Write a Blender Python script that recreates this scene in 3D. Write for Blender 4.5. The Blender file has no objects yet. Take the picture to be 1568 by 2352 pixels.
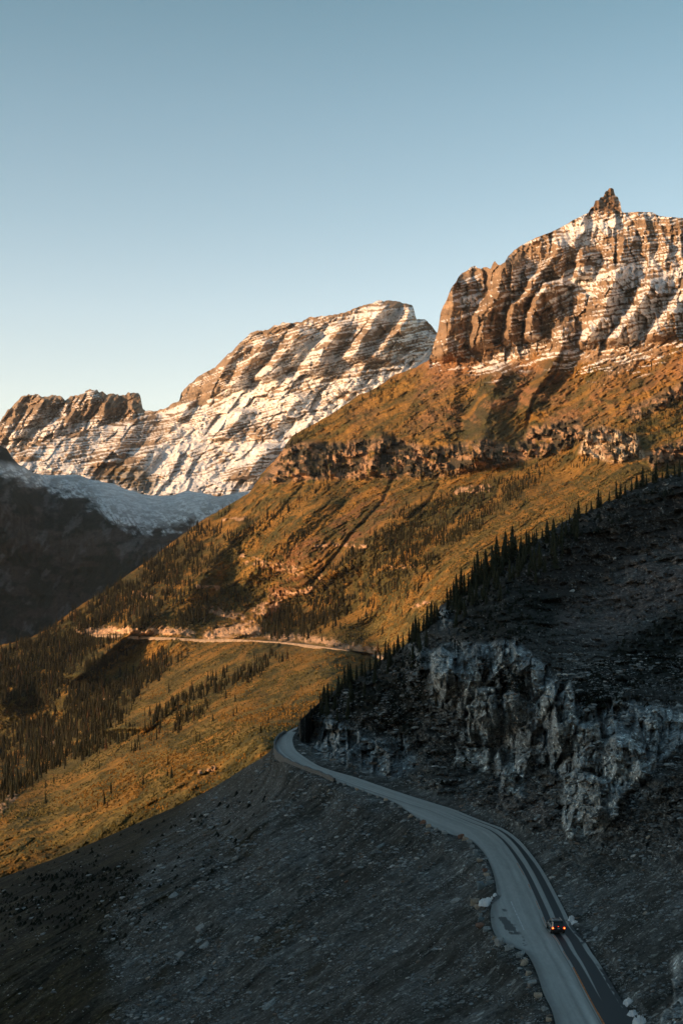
import bpy, math, random
import numpy as np
random.seed(7)
rng = np.random.default_rng(7)
R = math.radians
S = bpy.context.scene
COL = S.collection

# ------------------------------------------------------------------ camera, sky, sun
F = 3267.0; CU = 784.0; HV = 1350.0; CAMZ = 47.0      # survey grid: focal length, azimuth zero, horizon row
cam = bpy.data.cameras.new('camera'); camo = bpy.data.objects.new('camera', cam); COL.objects.link(camo)
cam.sensor_fit = 'HORIZONTAL'; cam.sensor_width = 24; cam.lens = 50
cam.shift_y = 174.0 / 1568.0
cam.clip_start = 1; cam.clip_end = 60000
camo.location = (0, 0, CAMZ); camo.rotation_euler = (R(90), 0, 0)
S.camera = camo
SH = np.array([-.93, -.37]); SH /= np.linalg.norm(SH)  # towards the sun, on the ground
SUN_EL = 11.0
TAN = math.tan(R(SUN_EL))
w = bpy.data.worlds.new("World"); S.world = w; w.use_nodes = True
nt = w.node_tree; bg = nt.nodes['Background']
sky = nt.nodes.new('ShaderNodeTexSky'); sky.sky_type = 'NISHITA'; sky.sun_disc = False
sky.sun_elevation = R(SUN_EL); sky.sun_rotation = math.atan2(SH[0], SH[1]) 
sky.altitude = 1800; sky.air_density = 1.0; sky.dust_density = 1.2; sky.ozone_density = 1.5
hs = nt.nodes.new('ShaderNodeMix'); hs.data_type = 'RGBA'; hs.blend_type = 'MULTIPLY'
hs.inputs[0].default_value = 1.0
hs.inputs[7].default_value = (1.0, 1.0, 0.86, 1)
geo = nt.nodes.new('ShaderNodeNewGeometry'); sxyz = nt.nodes.new('ShaderNodeSeparateXYZ'); nt.links.new(geo.outputs['Incoming'], sxyz.inputs[0])
neg = nt.nodes.new('ShaderNodeMath'); neg.operation = 'MULTIPLY'; neg.inputs[1].default_value = -1; nt.links.new(sxyz.outputs[2], neg.inputs[0])
rmp = nt.nodes.new('ShaderNodeValToRGB'); nt.links.new(neg.outputs[0], rmp.inputs[0])
SKYR = [(0.0, (.58, .41, .32)), (.13, (.71, .52, .395)), (.19, (.665, .52, .40)), (.25, (.56, .48, .372)), (.32, (.46, .435, .34)), (.38, (.36, .382, .30)), (.7, (.17, .203, .168))]
rmp.color_ramp.elements[0].position = SKYR[0][0]; rmp.color_ramp.elements[0].color = (*SKYR[0][1], 1)
rmp.color_ramp.elements[1].position = SKYR[-1][0]; rmp.color_ramp.elements[1].color = (*SKYR[-1][1], 1)
for p_, c_ in SKYR[1:-1]:
    e_ = rmp.color_ramp.elements.new(p_); e_.color = (*c_, 1)
gain = nt.nodes.new('ShaderNodeVectorMath'); gain.operation = 'SCALE'; gain.inputs['Scale'].default_value = 3.6; nt.links.new(rmp.outputs[0], gain.inputs[0])
nt.links.new(sky.outputs[0], hs.inputs[6]); nt.links.new(gain.outputs[0], hs.inputs[7]); nt.links.new(hs.outputs[2], bg.inputs[0])
bg.inputs[1].default_value = 0.13
sl = bpy.data.lights.new('sun', 'SUN'); sl.energy = 5.0; sl.angle = R(0.5); sl.color = (1.0, 0.60, 0.31)
so = bpy.data.objects.new('sun', sl); COL.objects.link(so)
sx, sy, sz = SH[0] * math.cos(R(SUN_EL)), SH[1] * math.cos(R(SUN_EL)), math.sin(R(SUN_EL))
from mathutils import Vector, Matrix
so.rotation_euler = Vector((sx, sy, sz)).to_track_quat('Z', 'Y').to_euler()
S.view_settings.view_transform = 'Standard'; S.view_settings.look = 'None'
S.view_settings.exposure = .35; S.view_settings.gamma = 1
S.cycles.max_bounces = 5; S.cycles.diffuse_bounces = 2; S.cycles.glossy_bounces = 2

# ------------------------------------------------------------------ numeric helpers
TAB = rng.random((64, 64, 64)).astype(np.float32)
def vnoise(x, y, z):
    xi = np.floor(x).astype(np.int64); yi = np.floor(y).astype(np.int64); zi = np.floor(z).astype(np.int64)
    fx = (x - xi).astype(np.float32); fy = (y - yi).astype(np.float32); fz = (z - zi).astype(np.float32)
    fx = fx * fx * (3 - 2 * fx); fy = fy * fy * (3 - 2 * fy); fz = fz * fz * (3 - 2 * fz)
    x0 = xi & 63; x1 = (xi + 1) & 63; y0 = yi & 63; y1 = (yi + 1) & 63; z0 = zi & 63; z1 = (zi + 1) & 63
    a = TAB[x0, y0, z0] * (1 - fx) + TAB[x1, y0, z0] * fx
    b = TAB[x0, y1, z0] * (1 - fx) + TAB[x1, y1, z0] * fx
    c = TAB[x0, y0, z1] * (1 - fx) + TAB[x1, y0, z1] * fx
    d = TAB[x0, y1, z1] * (1 - fx) + TAB[x1, y1, z1] * fx
    return (a * (1 - fy) + b * fy) * (1 - fz) + (c * (1 - fy) + d * fy) * fz
def vnoise2(x, y, s=0):
    xi = np.floor(x).astype(np.int64); yi = np.floor(y).astype(np.int64)
    fx = (x - xi).astype(np.float32); fy = (y - yi).astype(np.float32)
    fx = fx * fx * (3 - 2 * fx); fy = fy * fy * (3 - 2 * fy)
    x0 = xi & 63; x1 = (xi + 1) & 63; y0 = yi & 63; y1 = (yi + 1) & 63; z = (s + (xi >> 6) * 7 + (yi >> 6) * 13) & 63
    z = int(s) & 63
    T = TAB[:, :, z]
    return (T[x0, y0] * (1 - fx) + T[x1, y0] * fx) * (1 - fy) + (T[x0, y1] * (1 - fx) + T[x1, y1] * fx) * fy
def fbm(x, y, z, o=4, g=.5):
    r = 0; a = 1; t = 0
    for i in range(o):
        r = r + a * vnoise(x + 11.3 * i, y + 5.7 * i, z + 3.1 * i); t += a; a *= g; x = x * 2.03; y = y * 2.03; z = z * 2.03
    return r / t
def fbm2(x, y, o=4, s=0, g=.5):
    r = 0; a = 1; t = 0
    for i in range(o):
        r = r + a * vnoise2(x + 7.7 * i, y + 3.3 * i, s + i); t += a; a *= g; x = x * 2.03; y = y * 2.03
    return r / t
def ridged2(x, y, o=4, s=0):
    r = 0; a = 1; t = 0
    for i in range(o):
        r = r + a * (1 - np.abs(2 * vnoise2(x + 7.7 * i, y + 3.3 * i, s + i) - 1)); t += a; a *= .5; x = x * 2.03; y = y * 2.03
    return r / t
def ss(a, b, x):
    t = np.clip((x - a) / (b - a), 0, 1); return t * t * (3 - 2 * t)
def lerp(a, b, t):
    return a + (b - a) * t
def mixc(c, col, m):
    return c + (np.array(col, dtype=np.float32) - c) * m[..., None]
def interp(pts):
    p = np.array(pts, float); return lambda u: np.interp(u, p[:, 0], p[:, 1])
def segd(U, V, a, b):
    dx, dy = b[0] - a[0], b[1] - a[1]; L = dx * dx + dy * dy + 1e-9
    t = np.clip(((U - a[0]) * dx + (V - a[1]) * dy) / L, 0, 1)
    return np.hypot(U - a[0] - t * dx, V - a[1] - t * dy)
def lined(U, V, pts):
    d = None
    for a, b in zip(pts[:-1], pts[1:]):
        e = segd(U, V, a, b); d = e if d is None else np.minimum(d, e)
    return d
def polysd(U, V, pts):       # >0 inside
    ins = np.zeros(U.shape, bool); n = len(pts); d = None
    for i in range(n):
        a = pts[i]; b = pts[(i + 1) % n]
        e = segd(U, V, a, b); d = e if d is None else np.minimum(d, e)
        c = ((a[1] > V) != (b[1] > V)) & (U < (b[0] - a[0]) * (V - a[1]) / (b[1] - a[1] + 1e-9) + a[0])
        ins ^= c
    return np.where(ins, d, -d)
def pmask(U, V, pts, f=10):
    return ss(-f, f, polysd(U, V, pts))
def unproj(u, v, y):
    return np.stack([(u - CU) / F * y, y, CAMZ + (HV - v) / F * y], -1)
class TPS:
    def __init__(s, C):
        C = np.array(C, float); s.c = C[:, :2] / 500.; n = len(C)
        d2 = ((s.c[:, None] - s.c[None]) ** 2).sum(-1); K = .5 * d2 * np.log(d2 + 1e-9)
        P = np.c_[np.ones(n), s.c]; A = np.zeros((n + 3, n + 3)); A[:n, :n] = K + 1e-6 * np.eye(n); A[:n, n:] = P; A[n:, :n] = P.T
        s.w = np.linalg.solve(A, np.r_[1000. / C[:, 2], 0, 0, 0])
    def __call__(s, U, V):
        u = (np.asarray(U, float) / 500.); v = (np.asarray(V, float) / 500.)
        r = s.w[-3] + s.w[-2] * u + s.w[-1] * v
        for i in range(len(s.c)):
            d2 = (u - s.c[i, 0]) ** 2 + (v - s.c[i, 1]) ** 2
            r = r + s.w[i] * .5 * d2 * np.log(d2 + 1e-9)
        return 1000. / r

# ------------------------------------------------------------------ materials
def newmat(name, rough=.9):
    m = bpy.data.materials.new(name); m.use_nodes = True
    b = m.node_tree.nodes['Principled BSDF']; b.inputs['Roughness'].default_value = rough
    b.inputs['Specular IOR Level'].default_value = .25
    return m, m.node_tree, b
def plain(name, col, rough=.9, var=.25, scale=3., metal=0, spec=.25):
    m, t, b = newmat(name, rough); b.inputs['Metallic'].default_value = metal; b.inputs['Specular IOR Level'].default_value = spec
    tc = t.nodes.new('ShaderNodeTexCoord'); n = t.nodes.new('ShaderNodeTexNoise'); n.inputs['Scale'].default_value = scale; n.inputs['Detail'].default_value = 5
    t.links.new(tc.outputs['Object'], n.inputs['Vector'])
    r = t.nodes.new('ShaderNodeMapRange'); r.inputs[1].default_value = .3; r.inputs[2].default_value = .7; r.inputs[3].default_value = 1 - var; r.inputs[4].default_value = 1 + var
    t.links.new(n.outputs[0], r.inputs[0])
    mx = t.nodes.new('ShaderNodeMix'); mx.data_type = 'RGBA'; mx.blend_type = 'MULTIPLY'; mx.inputs[0].default_value = 1
    mx.inputs[6].default_value = (*col, 1); t.links.new(r.outputs[0], mx.inputs[7]); t.links.new(mx.outputs[2], b.inputs['Base Color'])
    return m
def terrain_mat(name, s1, s2, var=.35, bump=.5, bdist=1., speck=None, vec=(1, 1, 1), rot=0):
    m, t, b = newmat(name, .95); b.inputs['Specular IOR Level'].default_value = .12
    at = t.nodes.new('ShaderNodeAttribute'); at.attribute_name = 'Col'
    tc = t.nodes.new('ShaderNodeTexCoord'); mp = t.nodes.new('ShaderNodeMapping'); mp.inputs['Scale'].default_value = vec; mp.inputs['Rotation'].default_value = (0, 0, rot)
    t.links.new(tc.outputs['Object'], mp.inputs[0])
    def noise(s, d=4):
        n = t.nodes.new('ShaderNodeTexNoise'); n.inputs['Scale'].default_value = s; n.inputs['Detail'].default_value = d; n.inputs['Roughness'].default_value = .65
        t.links.new(mp.outputs[0], n.inputs['Vector']); return n
    n1 = noise(s1); n2 = noise(s2)
    def mr(n, a, bb, lo=.32, hi=.68):
        r = t.nodes.new('ShaderNodeMapRange'); r.inputs[1].default_value = lo; r.inputs[2].default_value = hi; r.inputs[3].default_value = a; r.inputs[4].default_value = bb
        t.links.new(n, r.inputs[0]); return r.outputs[0]
    def mul(c, f, mode='MULTIPLY'):
        mx = t.nodes.new('ShaderNodeMix'); mx.data_type = 'RGBA'; mx.blend_type = mode; mx.inputs[0].default_value = 1
        t.links.new(c, mx.inputs[6]); t.links.new(f, mx.inputs[7]); return mx.outputs[2]
    c = mul(at.outputs['Color'], mr(n1.outputs[0], 1 - var, 1 + var))
    c = mul(c, mr(n2.outputs[0], 1 - var, 1 + var))
    if speck:
        vs, amt, thr = speck
        vo = t.nodes.new('ShaderNodeTexVoronoi'); vo.inputs['Scale'].default_value = vs; t.links.new(mp.outputs[0], vo.inputs['Vector'])
        sep = t.nodes.new('ShaderNodeSeparateColor'); t.links.new(vo.outputs['Color'], sep.inputs[0])
        g = mr(sep.outputs[0], 1, 1 + amt, thr, 1.0)
        c = mul(c, g)
    t.links.new(c, b.inputs['Base Color'])
    bp = t.nodes.new('ShaderNodeBump'); bp.inputs['Strength'].default_value = bump; bp.inputs['Distance'].default_value = bdist
    ad = t.nodes.new('ShaderNodeMath'); ad.operation = 'ADD'; t.links.new(n1.outputs[0], ad.inputs[0]); t.links.new(n2.outputs[0], ad.inputs[1])
    t.links.new(ad.outputs[0], bp.inputs['Height']); t.links.new(bp.outputs[0], b.inputs['Normal'])
    return m

# ------------------------------------------------------------------ mesh helpers
def mesh_np(name, verts, faces, mat=None, col=None, smooth=True, parent=None, link=True):
    me = bpy.data.meshes.new(name); verts = np.asarray(verts, np.float32); faces = np.asarray(faces, np.int32)
    k = faces.shape[1]
    me.vertices.add(len(verts)); me.vertices.foreach_set('co', verts.ravel())
    me.loops.add(faces.size); me.loops.foreach_set('vertex_index', faces.ravel())
    me.polygons.add(len(faces)); me.polygons.foreach_set('loop_start', np.arange(0, faces.size, k, dtype=np.int32))
    me.polygons.foreach_set('loop_total', np.full(len(faces), k, np.int32))
    me.polygons.foreach_set('use_smooth', np.full(len(faces), smooth))
    me.update(calc_edges=True)
    if col is not None:
        a = me.color_attributes.new('Col', 'FLOAT_COLOR', 'POINT')
        a.data.foreach_set('color', np.c_[col, np.ones(len(col))].astype(np.float32).ravel())
    if mat: me.materials.append(mat)
    o = bpy.data.objects.new(name, me)
    if link: COL.objects.link(o)
    if parent: o.parent = parent
    return o
def gridfaces(nr, nc):
    i = np.arange(nr * nc).reshape(nr, nc)
    return np.stack([i[:-1, :-1], i[1:, :-1], i[1:, 1:], i[:-1, 1:]], -1).reshape(-1, 4)
def tag(o, label=None, cat=None, group=None, kind=None):
    if label: o['label'] = label
    if cat: o['category'] = cat
    if group: o['group'] = group
    if kind: o['kind'] = kind
    return o
def normals(P):
    du = np.gradient(P, axis=1); dv = np.gradient(P, axis=0)
    n = np.cross(dv, du); n /= np.linalg.norm(n, axis=-1, keepdims=True) + 1e-9
    return n
def strata(P, U, V, per, dip, seed):
    z = P[..., 2] - dip * P[..., 0]
    q = z / per + (vnoise(z / 47., z * 0 + seed, U / 400.) - .5) * 3.4 + (fbm2(U / 110, V / 60, 3, seed) - .5) * 3.0 + (fbm2(U / 13, V / 5, 4, seed + 3, .62) - .5) * .62
    return q % 1.0, q
class Layer:
    def __init__(s, u0, u1, du, vtop, vbot, dv, ctrl, relief, jag=None, hook=None, strat=None, sfac=None):
        s.u = np.arange(u0, u1 + du, du); vt = vtop(s.u)
        if jag is not None: vt = vt + jag(s.u)
        vb = vbot(s.u); s.v0 = float(np.min(vt)) - dv; n = int((np.max(vb) - s.v0) / dv) + 2; s.dv = dv
        s.U = np.broadcast_to(s.u, (n, len(s.u))).copy(); s.V = np.maximum(vt[None], np.arange(n)[:, None] * dv + s.v0)
        s.vt = vt; s.vb = vb; s.n = n
        s.tps = TPS(ctrl); s.Y0 = s.tps(s.U, s.V)
        if hook: s.Y0 = hook(s.U, s.V, s.Y0)
        s.P0 = unproj(s.U, s.V, s.Y0)
        if strat: s.fr, s.q = strata(s.P0, s.U, s.V, *strat)
        s.Rl = relief(s.U, s.V, s.P0)
        s.Nm = normals(unproj(s.U, s.V, s.Y0 - s.Rl))
        if strat: s.Rl = s.Rl + strat[0] * (.35 + .8 * vnoise(s.q * 0 + 2.5, np.floor(s.q) * 1.3, s.U / 60.)) * np.where(s.fr < .66, s.fr / .66, (1 - s.fr) / .34) * (sfac(s.U, s.V) if sfac else 1.)
        s.Y = s.Y0 - s.Rl
        s.P = unproj(s.U, s.V, s.Y); s.N = normals(s.P)
    def surf(s, u, v):
        c = int(np.clip(round((u - s.u[0]) / (s.u[1] - s.u[0])), 0, len(s.u) - 1))
        r = int(np.clip(round((max(v, s.vt[c]) - s.v0) / s.dv), 0, s.n - 1))
        return s.P[r, c]
    def build(s, name, mat, color, back=(60, 200, 500, 1100), drop=.75):
        P = s.P; C = color; top = P[0]; rows = []; crow = []
        for b in reversed(back):
            q = top.copy(); d = np.hypot(q[:, 0], q[:, 1])[:, None]
            q[:, :2] += q[:, :2] / d * b; q[:, 2] -= b * drop + .1 * b * vnoise2(s.u / 60., s.u * 0 + b, 3)
            rows.append(q); crow.append(C[0])
        P = np.concatenate([np.stack(rows), P], 0); C = np.concatenate([np.stack(crow), C], 0)
        f = gridfaces(*P.shape[:2]); k = len(back); nc = P.shape[1]
        Vv = np.concatenate([np.arange(-k, 0)[:, None] * 9. + s.vt[None] * 0 - 999, s.V]).ravel(); vf = Vv[f]
        keep = (vf.max(1) - vf.min(1)) > 1e-4
        lim = np.concatenate([np.broadcast_to(s.vb, (k, nc)), np.broadcast_to(s.vb, s.V.shape)]).ravel()[f[:, 0]]
        keep &= vf.min(1) < lim
        f = f[keep]; used = np.zeros(P.shape[0] * nc, bool); used[f.ravel()] = True; mp = np.cumsum(used) - 1
        o = mesh_np(name, P.reshape(-1, 3)[used], mp[f], mat, C.reshape(-1, 3)[used])
        tag(o, kind='structure'); return o
def ribs(U, V, lst, wob=4):
    Rr = np.zeros(U.shape, np.float32)
    W = (fbm2(U / 26., V / 26., 3, 5) - .5) * 2 * wob
    for pts, wl, wr, H in lst:           # crest polyline top->bottom, widths in survey units, height in metres
        p = np.array(pts, float); v0, v1 = p[0, 1], p[-1, 1]
        cu = np.interp(V, p[:, 1], p[:, 0]) + W
        s = U - cu
        prof = np.where(s < 0, ss(-wl, 0, s), np.clip(1 - s / wr, 0, 1) ** 1.1)
        t = (V - v0) / (v1 - v0)
        e = ss(-.04, .10, t) * (1 - ss(.9, 1.06, t))
        Rr = np.maximum(Rr, H * prof * e)
    return Rr

# ------------------------------------------------------------------ terrain: survey lines
SN = (.80, .79, .79)
PAIRS = [((760, 1640), (745, 1655)), ((720, 1650), (716, 1664)), ((690, 1666), (690, 1675)), ((660, 1681), (677, 1686)), ((640, 1697), (672, 1698)), ((632, 1716), (674, 1712)),
 ((637, 1731), (681, 1725)), ((658, 1748), (700, 1740)), ((690, 1762), (727, 1757)), ((734, 1778), (757, 1769)), ((780, 1798), (816, 1786)),
 ((845, 1822), (871, 1805)), ((903, 1843), (924, 1823)), ((932, 1862), (971, 1838)), ((975, 1892), (1010, 1850)), ((1015, 1911), (1045, 1861)),
 ((1050, 1922), (1079, 1875)), ((1080, 1931), (1120, 1891)), ((1104, 1952), (1158, 1906)), ((1119, 1974), (1191, 1930)), ((1130, 1999), (1220, 1963)),
 ((1138, 2031), (1248, 2003)), ((1139, 2053), (1270, 2042)), ((1131, 2073), (1281, 2063)), ((1126, 2098), (1298, 2096)), ((1129, 2128), (1313, 2127)),
 ((1142, 2155), (1338, 2157)), ((1168, 2172), (1350, 2176)), ((1203, 2187), (1360, 2192)), ((1220, 2208), (1374, 2211)), ((1234, 2240), (1394, 2243)),
 ((1248, 2283), (1419, 2285)), ((1266, 2320), (1442, 2322)), ((1276, 2356), (1464, 2356)), ((1300, 2450), (1520, 2450)), ((1340, 2600), (1610, 2600)), ((1392, 2800), (1745, 2800))]
def flat(u, v, z=0.):
    y = (CAMZ - z) * F / (np.asarray(v, float) - HV); return np.stack([(np.asarray(u, float) - CU) / F * y, y], -1)
Lw = np.array([flat(*a) for a, b in PAIRS]); Rw = np.array([flat(*b) for a, b in PAIRS])
def topix(p):
    p = np.asarray(p, float); return CU + F * p[..., 0] / p[..., 1], HV - F * (p[..., 2] - CAMZ) / p[..., 1]
NTOP = [(-260, 2150), (-120, 2080), (0, 2018), (120, 1975), (240, 1925), (330, 1885), (400, 1855), (480, 1815), (530, 1785), (560, 1765), (600, 1742), (618, 1728), (628, 1716), (634, 1702), (654, 1687), (682, 1675), (684, 1669), (689, 1655), (700, 1645), (720, 1625), (758, 1595), (798, 1570),
 (854, 1535), (902, 1500), (946, 1465), (975, 1440), (1003, 1415), (1010, 1393), (1040, 1380), (1085, 1345), (1141, 1305), (1181, 1272), (1229, 1243), (1277, 1210),
 (1325, 1185), (1369, 1165), (1421, 1138), (1461, 1118), (1568, 1083), (1700, 1045), (2200, 915)]
ntop = interp(NTOP)

# near hillside depth: road bench is level, the scree falls away on the left and the hill climbs on the right
def march(u, v):
    a = (u - CU) / F; e = (HV - v) / F
    ext = [tuple(p) for p in Lw[5:]]; left = [(-75., 800.), (-40., 600.), (-24., 480.)] + ext
    right = [tuple(p) for p in Rw[3:]]
    for y in np.arange(60, 900, 1.0):
        x = a * y; z = CAMZ + e * y
        X = np.array([x]); Y = np.array([y])
        xr = np.interp(y, Rw[::-1, 1][:-4], Rw[::-1, 0][:-4]); xl = np.interp(y, [p[1] for p in left][::-1], [p[0] for p in left][::-1])
        if x > xr: s = .62 * lined(X, Y, right)[0]
        elif x < xl: s = -.63 * lined(X, Y, left)[0] - .2
        else: s = 0
        if z <= s: return y
    return None
ctrl = []
for i, (a, b) in enumerate(PAIRS):
    if i < 2: continue
    ctrl += [(a[0], a[1], Lw[i][1]), (b[0], b[1], Rw[i][1])]
    if i > 6:
        for q in (a, b):
            pass
for u, v in [(-150, 2250), (-150, 2450), (0, 2200), (0, 2352), (150, 2150), (150, 2352), (300, 2050), (300, 2200), (300, 2352), (450, 2000), (450, 2150), (450, 2352), (600, 1900), (600, 2050), (600, 2200), (600, 2352),
             (750, 1850), (750, 1950), (750, 2100), (750, 2250), (900, 1900), (900, 2000), (900, 2150), (900, 2300), (1000, 1950), (1050, 2000), (1050, 2150), (1050, 2300), (1090, 2080), (1150, 2250), (1200, 2330), (680, 1800), (150, 2500), (600, 2500), (1000, 2500), (1000, 2750), (600, 2750), (100, 2750), (-200, 2750)]:
    y = march(u, v)
    if y: ctrl.append((u, v, y))
for u, v in [(1300, 1990), (1400, 1960), (1400, 2100), (1400, 2200), (1500, 1950), (1500, 2100), (1500, 2300), (1568, 2000), (1568, 2200), (1568, 2352), (1650, 2100), (1650, 2400), (1850, 2000), (2100, 2000), (1850, 2400), (2150, 2400), (1850, 2700), (2150, 2700), (1850, 1750), (1250, 1900), (1180, 1870), (1100, 1830), (1000, 1800), (1330, 2080), (1480, 2340)]:
    y = march(u, v)
    if y: ctrl.append((u, v, y))
ctrl += [(0, 2018, 630), (240, 1925, 640), (400, 1855, 625), (530, 1785, 560), (600, 1742, 480), (-150, 2095, 620),
 (1000, 1680, 375), (1000, 1500, 395), (1100, 1740, 345), (1100, 1490, 368), (1200, 1790, 305), (1200, 1500, 332), (1300, 1890, 256), (1300, 1600, 292), (1420, 1850, 232), (1420, 1620, 280),
 (1568, 1800, 215), (1568, 1600, 290), (1568, 1400, 390), (1400, 1400, 420), (1250, 1400, 425), (1568, 1250, 490), (1400, 1250, 510), (1250, 1300, 495),
 (1568, 1083, 590), (1400, 1150, 565), (1200, 1262, 535), (1085, 1345, 515), (1006, 1415, 495), (902, 1500, 480), (798, 1570, 466), (720, 1625, 455), (689, 1660, 446),
 (800, 1700, 408), (750, 1660, 432), (850, 1620, 425), (900, 1580, 432), (900, 1740, 378), (1700, 1045, 600), (1700, 1500, 320), (2200, 915, 620), (2200, 1300, 330)]
roadpix = [a for a, b in PAIRS[3:]] + [b for a, b in PAIRS[3:][::-1]]
def facets(U, V, sx, sy, seed, tilt=1.2):
    # broken planar faces: every cell has its own height and tilt, meeting in sharp edges
    x = np.asarray(U / sx, np.float32); y = np.asarray(V / sy, np.float32); xi = np.floor(x).astype(np.int32); yi = np.floor(y).astype(np.int32)
    best = np.full(x.shape, 9., np.float32); val = np.zeros(x.shape, np.float32)
    for i in (-1, 0, 1):
        for j in (-1, 0, 1):
            a = (xi + i) & 63; b = (yi + j) & 63
            dx = x - (xi + i + .15 + .7 * TAB[a, b, seed & 63]); dy = y - (yi + j + .15 + .7 * TAB[a, b, (seed + 1) & 63])
            d = dx * dx + dy * dy; m = d < best
            v = TAB[a, b, (seed + 2) & 63] - .5 + tilt * ((TAB[a, b, (seed + 3) & 63] - .5) * dx + (TAB[a, b, (seed + 4) & 63] - .5) * dy)
            best = np.where(m, d, best); val = np.where(m, v, val)
    return val
def blocky(U, V, sx, sy, s, o=4, k=7):
    n = fbm2(U / sx, V / sy, o, s, .6) * k; f = np.floor(n); return (f + ss(.62, .98, n - f)) / k
def crag(U, V, sx, sy, s, o=4):
    return ridged2(U / sx, V / sy, o, s)
CLIFF_N = [[(985, 1495), (1040, 1475), (1110, 1480), (1180, 1470), (1240, 1520), (1300, 1590), (1360, 1620), (1440, 1612), (1540, 1624), (1700, 1640), (1700, 1690), (1568, 1700), (1490, 1780), (1425, 1830), (1390, 1880), (1330, 1925), (1292, 1900), (1290, 1790), (1225, 1740), (1200, 1830), (1150, 1820), (1135, 1740), (1060, 1705), (1050, 1620), (990, 1620)],
           [(690, 1670), (760, 1650), (860, 1700), (930, 1690), (960, 1760), (900, 1790), (800, 1760), (720, 1735), (690, 1710)],
           [(940, 1480), (975, 1475), (985, 1560), (945, 1560)], [(1005, 1400), (1025, 1395), (1035, 1430), (1012, 1445)]]
BLOCKS = [([(989, 1502), (1017, 1482), (1037, 1502), (1045, 1534), (1049, 1606), (1021, 1610), (1001, 1614), (991, 1558)], 8), ([(1065, 1542), (1093, 1518), (1105, 1514), (1109, 1566), (1089, 1594), (1073, 1622), (1063, 1622)], 4),
 ([(1121, 1550), (1157, 1486), (1197, 1486), (1201, 1510), (1149, 1542), (1129, 1574), (1113, 1574)], 4), ([(1093, 1582), (1137, 1578), (1145, 1654), (1133, 1682), (1129, 1714), (1057, 1706), (1073, 1674), (1071, 1626), (1089, 1606)], 11),
 ([(1157, 1594), (1193, 1590), (1191, 1638), (1181, 1694), (1153, 1694), (1157, 1654)], 6), ([(1229, 1582), (1273, 1566), (1281, 1602), (1253, 1638), (1237, 1674), (1227, 1686), (1231, 1634)], 5),
 ([(1285, 1598), (1309, 1562), (1321, 1614), (1325, 1658), (1305, 1734), (1301, 1758), (1267, 1726), (1265, 1674), (1273, 1626)], 8), ([(1325, 1666), (1377, 1650), (1381, 1706), (1341, 1726), (1309, 1754)], 4),
 ([(1405, 1606), (1427, 1594), (1431, 1622), (1409, 1626)], 4), ([(1469, 1630), (1533, 1626), (1568, 1638), (1600, 1670), (1525, 1678), (1481, 1674), (1465, 1654)], 5),
 ([(1321, 1730), (1381, 1698), (1433, 1686), (1477, 1706), (1489, 1742), (1481, 1790), (1421, 1802), (1361, 1770), (1317, 1766)], 6), ([(1293, 1786), (1325, 1768), (1401, 1794), (1425, 1822), (1417, 1878), (1381, 1914), (1301, 1930), (1289, 1890), (1297, 1834)], 9),
 ([(1153, 1770), (1181, 1746), (1221, 1722), (1197, 1822), (1181, 1826), (1145, 1814)], 5), ([(1049, 1714), (1129, 1718), (1125, 1774), (1069, 1774), (1041, 1762)], 4), ([(941, 1486), (969, 1490), (965, 1534), (945, 1538)], 4), ([(1540, 2205), (1568, 2185), (1640, 2190), (1640, 2420), (1490, 2420), (1520, 2330), (1548, 2300)], 3), ([(1007, 1398), (1037, 1402), (1021, 1430), (1005, 1422)], 4)]
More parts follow.
